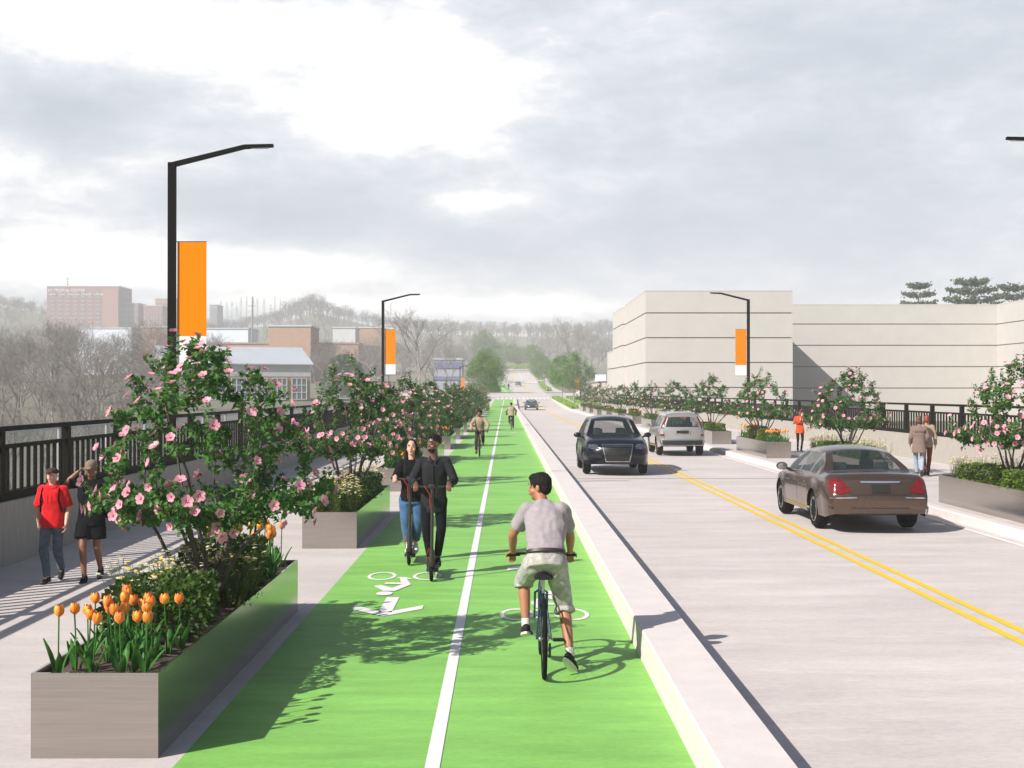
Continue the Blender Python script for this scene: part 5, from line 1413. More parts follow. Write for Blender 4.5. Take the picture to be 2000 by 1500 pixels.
def bicycle(label, loc, rz, fm, crank=0.0, bw=.31, guard=False):
    """root at the rear wheel's contact point, local +y forward"""
    root = empty('bicycle', loc, rz, label=label, cat='bicycle'); R = .345
    wheel_parts(root, 0, R); wheel_parts(root, 1.05, R)
    BB = (0, .44, .285); ST = (0, .25, .72); HT = (0, .86, .80); HB = (0, .90, .66)
    f = MB(); f.tube([BB, ST], .016, n=8); f.tube([(0, .265, .70), HT], .016, n=8); f.tube([BB, HB], .020, n=8); f.tube([(0, .848, .84), (0, .905, .64)], .021, n=8)
    for s in (1, -1):
        f.tube([(s * .03, .42, .285), (s * .062, .0, .345)], .009, n=6); f.tube([(s * .018, .262, .68), (s * .062, .0, .345)], .008, n=6)
    f.build('frame', fm, root, smooth=50)
    fk = MB()
    for s in (1, -1): fk.tube([(s * .01, .908, .63), (s * .055, .925, .60), (s * .058, 1.05, .345)], [.012, .013, .009], n=6)
    fk.build('fork', fm, root, smooth=50)
    sp = MB(); sp.tube([(0, .252, .70), (0, .225, .83)], .013, n=8); sp.build('seat_post', steel_m, root, smooth=50)
    sd = MB()
    V = []; rows = [(-.06, .075, .0), (0, .085, .012), (.06, .06, .008), (.13, .026, .004), (.20, .020, .0)]
    for yy, w, z in rows:
        for t, zz in ((-1, -.03), (-.75, 0), (0, .012), (.75, 0), (1, -.03)): V.append((w * t, .14 + yy + .04, .86 + z + zz))
        V.append((0, .14 + yy + .04, .825))
    Fs = [(i * 6 + j, i * 6 + (j + 1) % 6, (i + 1) * 6 + (j + 1) % 6, (i + 1) * 6 + j) for i in range(4) for j in range(6)] + [tuple(reversed(range(6))), tuple(range(24, 30))]
    sd.add(V, Fs); sd.build('saddle', dark_plastic, root, smooth=60)
    hb = MB(); hb.tube([(0, .845, .83), (0, .84, .93), (0, .89, .965)], .014, n=8)
    hb.tube([(-bw, .84, .955), (-bw * .5, .87, .965), (0, .89, .965), (bw * .5, .87, .965), (bw, .84, .955)], .0125, n=8)
    h = hb.build('handlebar', frame_black, root, smooth=50)
    for s in (1, -1):
        g = MB(); g.tube([(s * (bw - .115), .858, .958), (s * (bw + .005), .838, .955)], .017, n=10); g.build('grip', dark_plastic, h, smooth=50)
        g = MB(); g.tube([(s * (bw - .12), .875, .955), (s * (bw - .06), .915, .945), (s * (bw + .0), .915, .938)], .005, n=5); g.build('brake_lever', steel_m, h, smooth=50)
    ck = MB(); ck.lathe([(.03, .040), (.088, .040), (.088, .046), (.03, .046)], 30, 'X', c=(0, BB[1], BB[2]), close=True)
    a = crank
    for s in (1, -1):
        e = (s * .085, BB[1] + s * .17 * cos(a), BB[2] + s * .17 * sin(a)); ck.tube([(s * .055, BB[1], BB[2]), e], .010, n=6)
    ck.build('crankset', steel_m, root, smooth=40)
    for s in (1, -1):
        pd = MB(); pd.box((s * .135, BB[1] + s * .17 * cos(a), BB[2] + s * .17 * sin(a)), (.095, .07, .022), bev=.004); pd.build('pedal', dark_plastic, root)
    ch = MB(); ch.tube([(.043, BB[1], BB[2] + .088), (.043, .0, R + .035)], .004, n=4); ch.tube([(.043, BB[1], BB[2] - .088), (.043, .03, R - .10), (.043, .0, R - .05)], .004, n=4)
    ch.box((.05, .02, .24), (.02, .03, .12)); ch.build('chain', frame_black, root)
    bt = MB(); bt.tube([(-.0, .62, .43), (0, .75, .60)], .03, n=10)
    if guard: bt.build('bottle', frame_blue, root, smooth=50)
    return root
def scooter(label, loc):
    root = empty('kick_scooter', loc, pi, label=label, cat='electric scooter')
    for y in (.47, -.44): wheel_parts(root, y, .11, tw=.022, spokes=10)
    d = MB(); d.box((0, -.03, .125), (.155, .70, .045), bev=.012); d.box((0, -.03, .1505), (.135, .62, .004)); d.build('deck', scoot_m, root)
    n = MB(); n.tube([(0, .30, .125), (0, .36, .20), (0, .385, .26)], .028, n=10); n.build('deck_neck', scoot_m, root, smooth=50)
    st = MB(); st.tube([(0, .405, .17), (0, .385, .40)], .034, n=12); st.tube([(0, .385, .40), (0, .30, 1.19)], .022, n=12); st.build('stem', scoot_m, root, smooth=40)
    fk = MB()
    for s in (1, -1): fk.tube([(s * .03, .42, .23), (s * .042, .47, .11)], .011, n=6)
    fk.tube([(0, .44, .245), (0, .50, .235), (0, .55, .20)], .030, n=6, flat=.3); fk.build('fork', scoot_m, root, smooth=50)
    mg = MB(); mg.tube([(0, -.36, .17), (0, -.44, .245), (0, -.53, .20)], .045, n=8, flat=.15); mg.build('mudguard', scoot_m, root, smooth=50)
    hb = MB(); hb.tube([(-.26, .27, 1.215), (0, .30, 1.20), (.26, .27, 1.215)], .015, n=8); hb.box((0, .305, 1.215), (.09, .06, .05), bev=.01); h = hb.build('handlebar', scoot_m, root, smooth=45)
    for s in (1, -1):
        g = MB(); g.tube([(s * .15, .283, 1.208), (s * .27, .268, 1.217)], .019, n=8); g.build('grip', dark_plastic, h, smooth=50)
    c = MB(); c.tube([(.10, .30, 1.21), (.08, .36, 1.19), (.03, .36, 1.12), (.026, .345, .98), (.025, .35, .93)], .0045, n=5)
    c.tube([(.035, .38, .42), (.07, .36, .33), (.06, .22, .19), (.03, .12, .14)], .0045, n=5); c.build('cable', red_wire, root, smooth=50)
    return root
bicycle('dark blue bicycle ridden by the man in the grey t-shirt', (.33, 11.14, 0), 0, frame_blue, crank=pi, guard=True)
bicycle('black bicycle of the oncoming rider in the beige sweater', (-.98, 50.25, 0), pi, frame_black, crank=-1.1, bw=.33)
bicycle('black bicycle of the far rider going away', (.38, 84.2, 0), 0, frame_black, crank=-1.1, bw=.33)
scooter('dark electric scooter ridden by the man in the black shirt', (-.954, 17.35, 0))
scooter('dark electric scooter ridden by the woman with long hair', (-1.36, 18.92, 0))

# ------------------------------------------------------------------ people
def V3(*a): return Vector(a)
def limb(mb, p0, p1, r0, r1, n=14, mi=0, flat=False):
    p0, p1 = Vector(p0), Vector(p1); d = (p1 - p0).normalized()
    pts = []; rad = []
    for k in (1, .8, .45): pts.append(p0 - d * r0 * k); rad.append(r0 * sqrt(max(.02, 1 - k * k)))
    pts += [p0, p1]; rad += [r0, r1]
    for k in (() if flat else (.45, .8, 1)): pts.append(p1 + d * r1 * k); rad.append(r1 * sqrt(max(.02, 1 - k * k)))
    mb.tube(pts, rad, n=n, mi=mi)
def loft(mb, rings, n=22, pw=2.4):
    V = []
    for c, w, d, ax_, ay in rings:
        for j in range(n):
            t = 2 * pi * j / n; ct, st = cos(t), sin(t)
            V.append(Vector(c) + Vector(ax_) * (w * math.copysign(abs(ct) ** (2 / pw), ct)) + Vector(ay) * (d * math.copysign(abs(st) ** (2 / pw), st)))
    k = len(rings)
    Fs = [(i * n + j, i * n + (j + 1) % n, (i + 1) * n + (j + 1) % n, (i + 1) * n + j) for i in range(k - 1) for j in range(n)] + [tuple(reversed(range(n))), tuple(range((k - 1) * n, k * n))]
    mb.add(V, Fs)
def skinned(mb, name, m, parent, voxel=.008, smooth=3, wr=0.0, wf=9.0, seed=0, dirw=(1, 1, .45)):
    o = mb.build(name, m); md = o.modifiers.new('r', 'REMESH'); md.mode = 'VOXEL'; md.voxel_size = voxel
    sm = o.modifiers.new('s', 'SMOOTH'); sm.factor = .5; sm.iterations = smooth
    dg = bpy.context.evaluated_depsgraph_get(); dg.update(); me = bpy.data.meshes.new_from_object(o.evaluated_get(dg)); bpy.data.objects.remove(o)
    me.name = name
    if wr > 0:
        n = len(me.vertices); co = np.empty(n * 3, np.float32); no = np.empty(n * 3, np.float32); me.vertices.foreach_get('co', co); me.vertices.foreach_get('normal', no)
        co = co.reshape(-1, 3); no = no.reshape(-1, 3); d = np.empty(n)
        for i in range(n):
            x, y, z = co[i]; w_ = noise.noise(Vector((x * 3, y * 3, z * 3 + seed))) * 1.2
            v = noise.noise(Vector(((x * dirw[0] + z * .35) * wf + w_ + seed, (y * dirw[1]) * wf, (z * dirw[2] + x * .3) * wf + w_))); d[i] = (1 - abs(v) * 2.2) * .6 + .5 * noise.noise(Vector((x * wf * 2, y * wf * 2, z * wf * 1.2)))
        co += no * (d * wr)[:, None]; me.vertices.foreach_set('co', co.ravel())
    me.polygons.foreach_set('use_smooth', [True] * len(me.polygons)); me.update()
    o = bpy.data.objects.new(name, me); COL.objects.link(o); o.parent = parent; return o
def hand(mb, wr, d, palm, curl=.3, side=1, s=1.0):
    """wr wrist, d direction of the fingers, palm = direction the palm faces, side = where the thumb lies along palm x d"""
    wr = Vector(wr); d = Vector(d).normalized(); palm = Vector(palm); palm = (palm - d * palm.dot(d)).normalized(); ac = d.cross(palm) * side
    c = wr + d * .045 * s; rot = Matrix((ac, palm, d)).transposed()
    mb.ell(c, (.040 * s, .016 * s, .050 * s), rot=rot, n=14)
    for k, (off, ln) in enumerate(((.030, .92), (.010, 1.0), (-.010, .94), (-.029, .76))):
        p = wr + d * .082 * s + ac * off * s; dd = d.copy(); a = curl
        for seg, L_ in enumerate((.036, .026, .020)):
            dd = (dd * cos(a) + palm * sin(a)).normalized() if True else dd
            # rotate also the palm side reference
            q = p + dd * L_ * ln * s; limb(mb, p, q, .0088 * s, .0080 * s, n=8); p = q; a = curl * .9
            pd = ac.cross(dd) * side; palm_l = pd if pd.dot(palm) > 0 or seg else palm
    p = wr + d * .025 * s + ac * .030 * s; dd = (d * .6 + ac * .75 + palm * .35).normalized(); q = p + dd * .038 * s; limb(mb, p, q, .0115 * s, .0100 * s, n=8)
    dd = (d * .8 + ac * .1 + palm * (.3 + curl * .6)).normalized(); limb(mb, q, q + dd * .030 * s, .0100 * s, .0085 * s, n=8)
def stand(**k):
    J = dict(pelvis=(0, 0, .95), chest=(0, .0, 1.25), neck=(0, -.01, 1.47), head=(0, .02, 1.635), yaw=0, pitch=0,
             shR=(.162, -.01, 1.42), elR=(.235, -.03, 1.13), wrR=(.24, .06, .88), shL=(-.162, -.01, 1.42), elL=(-.235, -.03, 1.13), wrL=(-.24, .06, .88),
             hipR=(.09, 0, .92), knR=(.10, .02, .50), anR=(.10, 0, .08), toeR=(.11, .14, .03), hipL=(-.09, 0, .92), knL=(-.10, .02, .50), anL=(-.10, 0, .08), toeL=(-.11, .14, .03),
             hdR=(0, .1, -1), hdL=(0, .1, -1), paR=(-1, 0, 0), paL=(1, 0, 0), cuR=.25, cuL=.25)
    J.update(k); return {a: (Vector(b) if isinstance(b, tuple) else b) for a, b in J.items()}
def person(label, loc, rz, J, skin, scale=1.0, voxel=.008, fem=False, face=True, hairless=False):
    r = empty('person', loc, rz, label=label, cat='person'); r.scale = (scale,) * 3
    sx = (J['shR'] - J['shL']).normalized(); hx = (J['hipR'] - J['hipL']).normalized(); J['_sx'] = sx; J['_hx'] = hx; J['_fem'] = fem; J['_vox'] = voxel; J['_root'] = r
    mb = MB(); H = Matrix.Translation(J['head']) @ Matrix.Rotation(radians(J['yaw']), 4, 'Z') @ Matrix.Rotation(radians(J['pitch']), 4, 'X'); J['_H'] = H
    k = .95 if fem else 1.0; J['_k'] = k
    mb.ell((0, -.012, .028), (.074 * k, .094 * k, .088 * k), M=H, n=18); mb.ell((0, .022, -.03), (.062 * k, .070 * k, .072 * k), M=H, n=16)
    mb.ell((0, .052, -.085), (.034 * k, .034, .026), M=H, n=12); mb.ell((0, .036, -.066), (.052 * k, .048, .034), M=H, n=12)
    mb.add([(-.013, .082, .018), (.013, .082, .018), (-.019, .086, -.030), (.019, .086, -.030), (0, .094, .020), (0, .116, -.022), (0, .098, -.036), (0, .06, -.01)], [(0, 2, 5, 4), (1, 4, 5, 3), (2, 6, 5), (3, 5, 6), (0, 4, 1, 7), (0, 7, 2), (1, 3, 7), (2, 7, 6), (3, 6, 7)], M=H)
    for s in (1, -1):
        mb.ell((s * .077 * k, -.005, -.006), (.010, .020, .031), M=H, n=10); mb.ell((s * .030, .074, .034), (.022, .012, .008), M=H, n=10); mb.ell((s * .042, .055, -.03), (.022, .024, .022), M=H, n=10)
    mb.ell((0, .088, -.053), (.021, .012, .010), M=H, n=10)
    limb(mb, J['neck'] - Vector((0, 0, .02)), J['head'] - Vector((0, .015, .05)), .058 * k, .052 * k)
    tor = torso_rings(J, -.02, 0.0, 1.0); loft(mb, tor)
    for q in 'RL':
        sh, el, wr = J['sh' + q], J['el' + q], J['wr' + q]; a = .85 if fem else 1.0
        limb(mb, sh, el, .050 * a, .040 * a); m1 = el.lerp(wr, .3); limb(mb, el, m1, .040 * a, .042 * a); limb(mb, m1, wr, .042 * a, .026 * a)
        hand(mb, wr, J['hd' + q], J['pa' + q], J['cu' + q], J.get('th' + q, 1 if q == 'R' else -1), .95 * a ** .5)
        hp, kn, an, to = J['hip' + q], J['kn' + q], J['an' + q], J['toe' + q]
        limb(mb, hp, kn, .082, .054); m1 = kn.lerp(an, .30); limb(mb, kn, m1, .052, .054); limb(mb, m1, an, .054, .034)
        limb(mb, an - Vector((0, 0, .0)), an.lerp(to, .3), .030, .018)
    body = skinned(mb, 'body', skin, r, voxel, 2)
    if face:
        for s in (1, -1):
            e = MB(); e.ell((s * .030, .083, .016), (.0120, .008, .0048), M=H, n=10); o = e.build('eye', mat('eye white', (.55, .52, .50), .3, var=0), r, smooth=True)
            i_ = MB(); i_.ell((s * .030, .0885, .016), (.0058, .004, .0050), M=H, n=8); i_.build('iris', mat('iris', (.02, .012, .008), .2, var=0), o, smooth=True)
        b = MB()
        for s in (1, -1): b.tube([H @ Vector((s * .014, .092, .038)), H @ Vector((s * .032, .091, .043)), H @ Vector((s * .049, .078, .037))], [.0035, .0045, .002], n=5)
        b.build('eyebrows', mat('dark hair', (.012, .010, .009), .5, var=.3, vscale=60, spec=.4), r, smooth=True)
        l = MB(); l.ell((0, .0965, -.0505), (.022, .006, .0045), M=H, n=10); l.ell((0, .0965, -.0585), (.018, .006, .0050), M=H, n=10); l.build('lips', mat('lips red' if fem else 'lips brown', (.42, .07, .06) if fem else (.22, .09, .07), .4, var=0), r, smooth=True)
    return r
def torso_rings(J, grow=0.0, hem=0.0, wgrow=1.0):
    pe, ch, ne = J['pelvis'], J['chest'], J['neck']; sx, hx = J['_sx'], J['_hx']; fem = J['_fem']
    up = (ch - pe).normalized(); up2 = (ne - ch).normalized(); P = []
    W_ = [(.160, .118), (.158, .112), (.128, .090), (.148, .112), (.150, .102), (.100, .078), (.062, .062)] if fem else [(.160, .118), (.160, .115), (.150, .105), (.172, .122), (.172, .112), (.115, .082), (.066, .064)]
    cs = [pe - up * (.08 + hem), pe, pe.lerp(ch, .48), ch, ch.lerp(ne, .55), ch.lerp(ne, .88), ne + up2 * .01]
    for i, (c, (w, d)) in enumerate(zip(cs, W_)):
        ax_ = hx.lerp(sx, min(1, i / 3)).normalized(); u = up if i < 3 else up2; ay = u.cross(ax_).normalized()
        g = grow if i < 5 else grow * .6
        P.append((c, (w + g) * wgrow, d + g, ax_, ay))
    return P
def shirt(J, m, sleeve='short', loose=.012, hem=.02, name='shirt', wr=.006, collar=False, voxel=None, sl=.55, slr=1.0, hemflare=0.0):
    mb = MB(); R_ = torso_rings(J, loose, hem); c, w, d, a, b = R_[0]; R_[0] = (c, w + hemflare, d + hemflare, a, b)
    if collar == 'open': c, w, d, a, b = R_[6]; R_[6] = (c - b * .022 - Vector((0, 0, .02)), w * .95, d * .7, a, b)
    loft(mb, R_)
    for q in 'RL':
        sh, el, wr_ = J['sh' + q], J['el' + q], J['wr' + q]; g = loose * .9
        mid = J['chest'].lerp(J['neck'], .6); limb(mb, mid.lerp(sh, .55), sh, .062 + g, .054 + g)
        if sleeve == 'long': limb(mb, sh, el, .052 + g, .045 + g); limb(mb, el, el.lerp(wr_, .95), .044 + g, .034 + g, flat=True)
        elif sleeve == 'short':
            e = sh.lerp(el, sl); limb(mb, sh, e, .054 + g, (.050 + g) * slr, flat=True)
    if collar == 'open':
        n_ = J['neck']
        for s in (1, -1):
            f = MB(); a_, b_, c_, d_ = n_ + Vector((s * .045, .02, .035)), n_ + Vector((s * .070, .060, -.010)), n_ + Vector((s * .028, .128, -.070)), n_ + Vector((s * .012, .095, -.045))
            f.add([a_, b_, c_, d_], [(0, 1, 2, 3)]); f.add([v + Vector((0, -.008, -.008)) for v in (a_, b_, c_, d_)], [(3, 2, 1, 0)]); f.build('collar', m, J['_root'])
        pk = MB(); up_ = J['chest'] - J['pelvis']; pk.tube([n_ + Vector((0, .118, -.10)), J['chest'] + Vector((0, .142, 0)), J['pelvis'] + Vector((0, .133, .05))], .007, n=6); pk.build('placket', m, J['_root'])
    elif collar: n_ = J['neck']; limb(mb, n_ - Vector((0, .01, .01)), n_ + Vector((0, -.014, .006)), .064, .060)
    return skinned(mb, name, m, J['_root'], voxel or J['_vox'], 5, wr=wr, seed=len(name))
def trousers(J, m, length=1.0, loose=.014, name='trousers', wr=.006, cuff=0.0, voxel=None, seat=.0):
    mb = MB(); R_ = torso_rings(J, loose * .8, .02); loft(mb, R_[:2] + [(R_[1][0].lerp(R_[2][0], .35), R_[1][1] * .97, R_[1][2] * .97, R_[1][3], R_[1][4])])
    for q in 'RL':
        hp, kn, an = J['hip' + q], J['kn' + q], J['an' + q]
        limb(mb, hp, hp + (J['pelvis'] - hp) * .4, .090 + loose * .7, .094 + loose * .5)
        if length < .5:
            e = hp.lerp(kn, length * 2); limb(mb, hp, e, .086 + loose, .076 + loose + cuff, flat=True)
        else:
            limb(mb, hp, kn, .086 + loose, .060 + loose)
            t = (length - .5) * 2; e = kn.lerp(an, t * .97); m1 = kn.lerp(an, .35)
            if t > .35: limb(mb, kn, m1, .060 + loose, .058 + loose); limb(mb, m1, e, .058 + loose, .044 + loose + cuff, flat=True)
            else: limb(mb, kn, e, .060 + loose, .062 + loose + cuff, flat=True)
    return skinned(mb, name, m, J['_root'], voxel or J['_vox'], 14, wr=wr, seed=3)
def shoes(J, m, sole=None, boot=0.0, name='shoe', heel=False):
    for q in 'RL':
        an, to = J['an' + q], J['toe' + q]; d = (to - an); d = Vector((d.x, d.y, d.z)); dn = d.normalized(); up = Vector((0, 0, 1)); sd = dn.cross(up).normalized(); up = sd.cross(dn).normalized()
        h = an - up * .045 - dn * .03; t = to + dn * .055
        mb = MB(); rot = Matrix((sd, dn, up)).transposed()
        c0 = an - up * .03 - dn * .01; mb.ell(c0, (.040, .055, .048), rot=rot, n=14); mb.ell(c0 + dn * .07 - up * .005, (.043, .065, .036), rot=rot, n=14); mb.ell(c0 + dn * .135 - up * .014, (.041, .055, .026), rot=rot, n=14)
        limb(mb, an - up * .03, an + (J['kn' + q] - an).normalized() * (boot - .012), .040, (.050 if boot else .038))
        o = skinned(mb, 'boot' if boot else name, m, J['_root'], J['_vox'], 2)
        s = MB(); V = []; n = 14
        for zz in (-.050, -.030):
            for j in range(n):
                tt = 2 * pi * j / n; V.append(c0 + dn * (.062 + .128 * cos(tt)) + sd * (.046 * sin(tt) * (1 - .12 * cos(tt + pi))) + up * (zz - .002))
        s.add(V, [tuple(reversed(range(n))), tuple(range(n, 2 * n))] + [(j, (j + 1) % n, n + (j + 1) % n, n + j) for j in range(n)]); s.build('sole', sole or m, o)
        if heel: hb = MB(); hb.tube([c0 - dn * .03 - up * .04, c0 - dn * .035 - up * .10], [.018, .009], n=8); hb.build('heel', m, o)
def hair(J, m, kind='short', name='hair'):
    H = J['_H']; k = J['_k']; mb = MB()
    if kind == 'short':
        mb.ell((0, -.020, .045), (.082 * k, .098 * k, .090 * k), M=H, n=20); mb.ell((0, -.050, .0), (.074 * k, .062, .075), M=H, n=16); mb.ell((0, .028, .092), (.060, .058, .036), M=H, n=14)
    if kind == 'crop':
        mb.ell((0, -.022, .042), (.078 * k, .093 * k, .084 * k), M=H, n=20)
    if kind == 'flat':
        mb.ell((0, -.022, .048), (.078 * k, .093 * k, .084 * k), M=H, n=20); mb.ell((0, .004, .098), (.062, .070, .024), M=H, n=14)
    if kind == 'full':
        mb.ell((0, -.022, .045), (.088 * k, .106 * k, .098 * k), M=H, n=20); mb.ell((0, -.055, -.01), (.080, .070, .085), M=H, n=16)
    if kind == 'long':
        mb.ell((0, -.036, .036), (.080, .092, .088), M=H, n=20)
        for s in (1, -1):
            limb(mb, H @ Vector((s * .052, .028, .078)), H @ Vector((s * .080, -.004, -.01)), .018, .018); limb(mb, H @ Vector((s * .080, -.004, -.01)), H @ Vector((s * .084, .02, -.24)), .020, .026); limb(mb, H @ Vector((s * .084, .02, -.24)), H @ Vector((s * .082, .06, -.37)), .026, .012)
        limb(mb, H @ Vector((0, -.07, 0)), H @ Vector((0, -.075, -.22)), .075, .06); limb(mb, H @ Vector((0, -.075, -.22)), H @ Vector((0, -.07, -.34)), .06, .03)
    if kind == 'bun':
        mb.ell((0, -.022, .042), (.079 * k, .095 * k, .086 * k), M=H, n=20); mb.ell((0, -.08, .09), (.038, .038, .035), M=H, n=12)
    if kind == 'beard':
        mb.ell((0, .040, -.075), (.050, .050, .036), M=H, n=14)
    return skinned(mb, name, m, J['_root'], J['_vox'] * .8, 1, wr=.007, wf=38)
def cap(J, m, brim=True, flat=False):
    H = J['_H']; mb = MB(); mb.ell((0, -.015, .058), (.086, .102, .080 if not flat else .062), M=H, n=20)
    if flat: mb.ell((0, .045, .070), (.082, .070, .034), M=H, n=16)
    if brim: mb.ell((0, .115, .045), (.066, .058, .008), M=H, n=16)
    return skinned(mb, 'cap', m, J['_root'], J['_vox'], 1, wr=.001)
skin_tan = mat('tan skin', (.36, .155, .085), .5, var=.06, vscale=14, sss=.12)
skin_light = mat('light skin', (.60, .33, .245), .5, var=.05, vscale=14, sss=.15)
skin_dark = mat('dark skin', (.14, .058, .036), .42, var=.08, vscale=14, sss=.06)
skin_brown = mat('brown skin', (.20, .085, .045), .45, var=.06, vscale=14, sss=.08)
hair_b = mat('black hair', (.012, .010, .010), .75, var=.5, vscale=90, stretch=(1, 1, .25), spec=.18, bump=.6, bscale=120)
hair_r = mat('auburn hair', (.19, .035, .010), .5, var=.3, vscale=80)
hair_br = mat('brown hair', (.10, .045, .022), .5, var=.3, vscale=80)
def cloth(name, c, rough=.9, var=.08, vs=30, bump=.2, **k): return mat(name, c, rough, var=var, vscale=vs, bump=bump, bscale=300, sheen=0 if max(c) < .1 else .15, spec=.08 if max(c) < .1 else .2, **k)
tee_g = cloth('grey tee', (.30, .26, .28)); shorts_g = cloth('washed grey denim', (.36, .345, .32), var=.3, vs=18)
blk = cloth('black cloth', (.009, .009, .011)); char = cloth('charcoal cloth', (.022, .022, .025)); jean = cloth('blue denim', (.045, .105, .21), var=.25, vs=12)
jean_d = cloth('grey blue denim', (.085, .11, .135), var=.3, vs=10); jean_l = cloth('light denim', (.26, .33, .42), var=.2, vs=12)
redc = cloth('red hoodie cloth', (.60, .008, .012)); org = cloth('orange dress cloth', (.75, .075, .010)); beige_c = cloth('beige knit', (.33, .235, .165), var=.12)
browncoat = cloth('taupe coat', (.19, .135, .11)); rust = cloth('rust trousers', (.15, .028, .010)); khaki = cloth('khaki cap cloth', (.19, .145, .10)); browncap = cloth('brown cap cloth', (.07, .040, .028))
shoe_b = mat('black shoe', (.012, .012, .013), .7, spec=.2); sole_w = mat('white sole', (.60, .58, .54), .7); shoe_w = mat('white sneaker', (.55, .53, .50), .6)
belt_m = mat('leather belt', (.030, .020, .016), .5)

# --- cyclist in grey t-shirt (root at the rear wheel contact)
J = stand(pelvis=(.02, .25, .985), chest=(.03, .42, 1.25), neck=(.01, .52, 1.45), head=(-.025, .565, 1.592), yaw=72, pitch=-6,
          shR=(.175, .455, 1.405), elR=(.255, .62, 1.155), wrR=(.262, .80, .990), shL=(-.130, .475, 1.405), elL=(-.262, .62, 1.165), wrL=(-.262, .80, .990),
          hdR=(.02, .55, -.25), hdL=(-.02, .55, -.25), paR=(0, -.3, -1), paL=(0, -.3, -1), cuR=.85, cuL=.85, thR=-1, thL=1,
          hipR=(.11, .26, .94), knR=(.19, .42, .565), anR=(.235, .24, .155), toeR=(.30, .34, .055), hipL=(-.08, .26, .94), knL=(-.165, .62, .755), anL=(-.145, .53, .365), toeL=(-.150, .665, .325))
person('man in grey t-shirt and light shorts astride his bicycle, seen from behind', (.33, 11.14, 0), 0, J, skin_tan, voxel=.0065)
shirt(J, tee_g, 'short', .010, .01, wr=.015, sl=.70, slr=1.15); trousers(J, shorts_g, .58, .016, 'shorts', wr=.014, cuff=.012); hair(J, hair_b, 'short')
shoes(J, shoe_b, sole_w)
for q in 'RL':
    mb = MB(); limb(mb, J['an' + q], J['an' + q] + (J['kn' + q] - J['an' + q]).normalized() * .055, .041, .040); skinned(mb, 'sock', shoe_w, J['_root'], .008, 1)
mb = MB(); loft(mb, [(V3(.02, .235, 1.035), .176, .134, (1, 0, 0), (0, .9, -.35)), (V3(.02, .245, 1.060), .174, .132, (1, 0, 0), (0, .9, -.35))], n=30, pw=2.2); mb.build('belt', belt_m, J['_root'], smooth=40)

# --- riders on the scooters
def scoot_pose(hh=0.0, yaw=0, pitch=0, w=1.0, arm=.0):
    return stand(pelvis=(0, -.10, 1.045 + hh), chest=(0, -.08, 1.345 + hh), neck=(0, -.05, 1.575 + hh), head=(0, -.02, 1.755 + hh), yaw=yaw, pitch=pitch,
                 shR=(.168 * w, -.05, 1.515 + hh), elR=(.285 * w, .03, 1.27 + hh), wrR=(.215, .215, 1.245), shL=(-.168 * w, -.05, 1.515 + hh), elL=(-.285 * w, .03, 1.27 + hh), wrL=(-.215, .215, 1.245),
                 hdR=(0, .6, -.18), hdL=(0, .6, -.18), paR=(0, -.2, -1), paL=(0, -.2, -1), cuR=.85, cuL=.85, thR=-1, thL=1,
                 hipR=(.09, -.10, 1.0 + hh), knR=(.095, -.02, .62), anR=(.045, -.05, .245), toeR=(.05, .08, .195), hipL=(-.09, -.10, 1.0 + hh), knL=(-.10, -.06, .62), anL=(-.045, -.20, .245), toeL=(-.06, -.07, .195))
J = scoot_pose(0, -42, -3)
person('bearded man in charcoal shirt riding a scooter towards the viewer', (-.954, 17.35, 0), pi, J, skin_dark, voxel=.0075)
shirt(J, char, 'long', .010, .11, wr=.010, collar='open'); trousers(J, blk, 1.0, .004, wr=.005); hair(J, hair_b, 'flat'); hair(J, hair_b, 'beard', 'beard'); shoes(J, shoe_b)
mb = MB(); mb.lathe([(.030, -.006), (.033, -.006), (.033, .006), (.030, .006)], 16, 'Y', c=tuple(J['elL'].lerp(J['wrL'], .92)), close=True); mb.build('bracelet', chrome_m, J['_root'])
J = scoot_pose(-.115, -4, 2, .82)
J.update(knR=V3(.085, -.03, .58), knL=V3(-.09, -.08, .58))
person('young woman with long black hair riding a scooter beside the man', (-1.36, 18.92, 0), pi, J, skin_light, voxel=.0075, fem=True)
shirt(J, blk, 'short', .018, -.02, wr=.007, sl=.85, slr=1.15); trousers(J, jean, .95, .016, 'jeans', wr=.006); hair(J, hair_b, 'long'); shoes(J, shoe_w, sole_w)

# --- walking pair on the left sidewalk
def walk(arm=.10, lead='R', st=.17, **k):
    o = 'L' if lead == 'R' else 'R'; s = {'R': 1, 'L': -1}
    d = {}
    d['kn' + lead] = (s[lead] * .085, .14, .52); d['an' + lead] = (s[lead] * .05, st, .095); d['toe' + lead] = (s[lead] * .06, st + .135, .045)
    d['kn' + o] = (s[o] * .085, .02, .50); d['an' + o] = (s[o] * .06, -st - .06, .17); d['toe' + o] = (s[o] * .07, -st + .055, .07)
    d['wr' + lead] = (s[lead] * .24, -.08, .89); d['wr' + o] = (s[o] * .24, .10, .90); d.update(k); return stand(**d)
J = walk(lead='R', yaw=-6, pitch=2, cuR=.5, cuL=.5)
J['anR'].x -= .03
person('boy in bright red hoodie and brown cap walking along the left wall', (-5.83, 16.85, 0), pi, J, skin_light, scale=.84, voxel=.0095)
shirt(J, redc, 'short', .020, .03, 'hoodie', wr=.011, sl=.90, slr=1.1); trousers(J, jean_d, 1.0, .010, 'jeans', wr=.007); cap(J, browncap, True, True); shoes(J, shoe_b, sole_w)
mb = MB(); n_ = J['neck']
mb.tube([n_ + V3(.085 * cos(t), .075 * sin(t) + .0 + .02 * (sin(t) > 0), .01 - .05 * sin(t)) for t in np.linspace(0, 2 * pi, 22)], .024, n=8); skinned(mb, 'hood', redc, J['_root'], .010, 1, wr=.004)
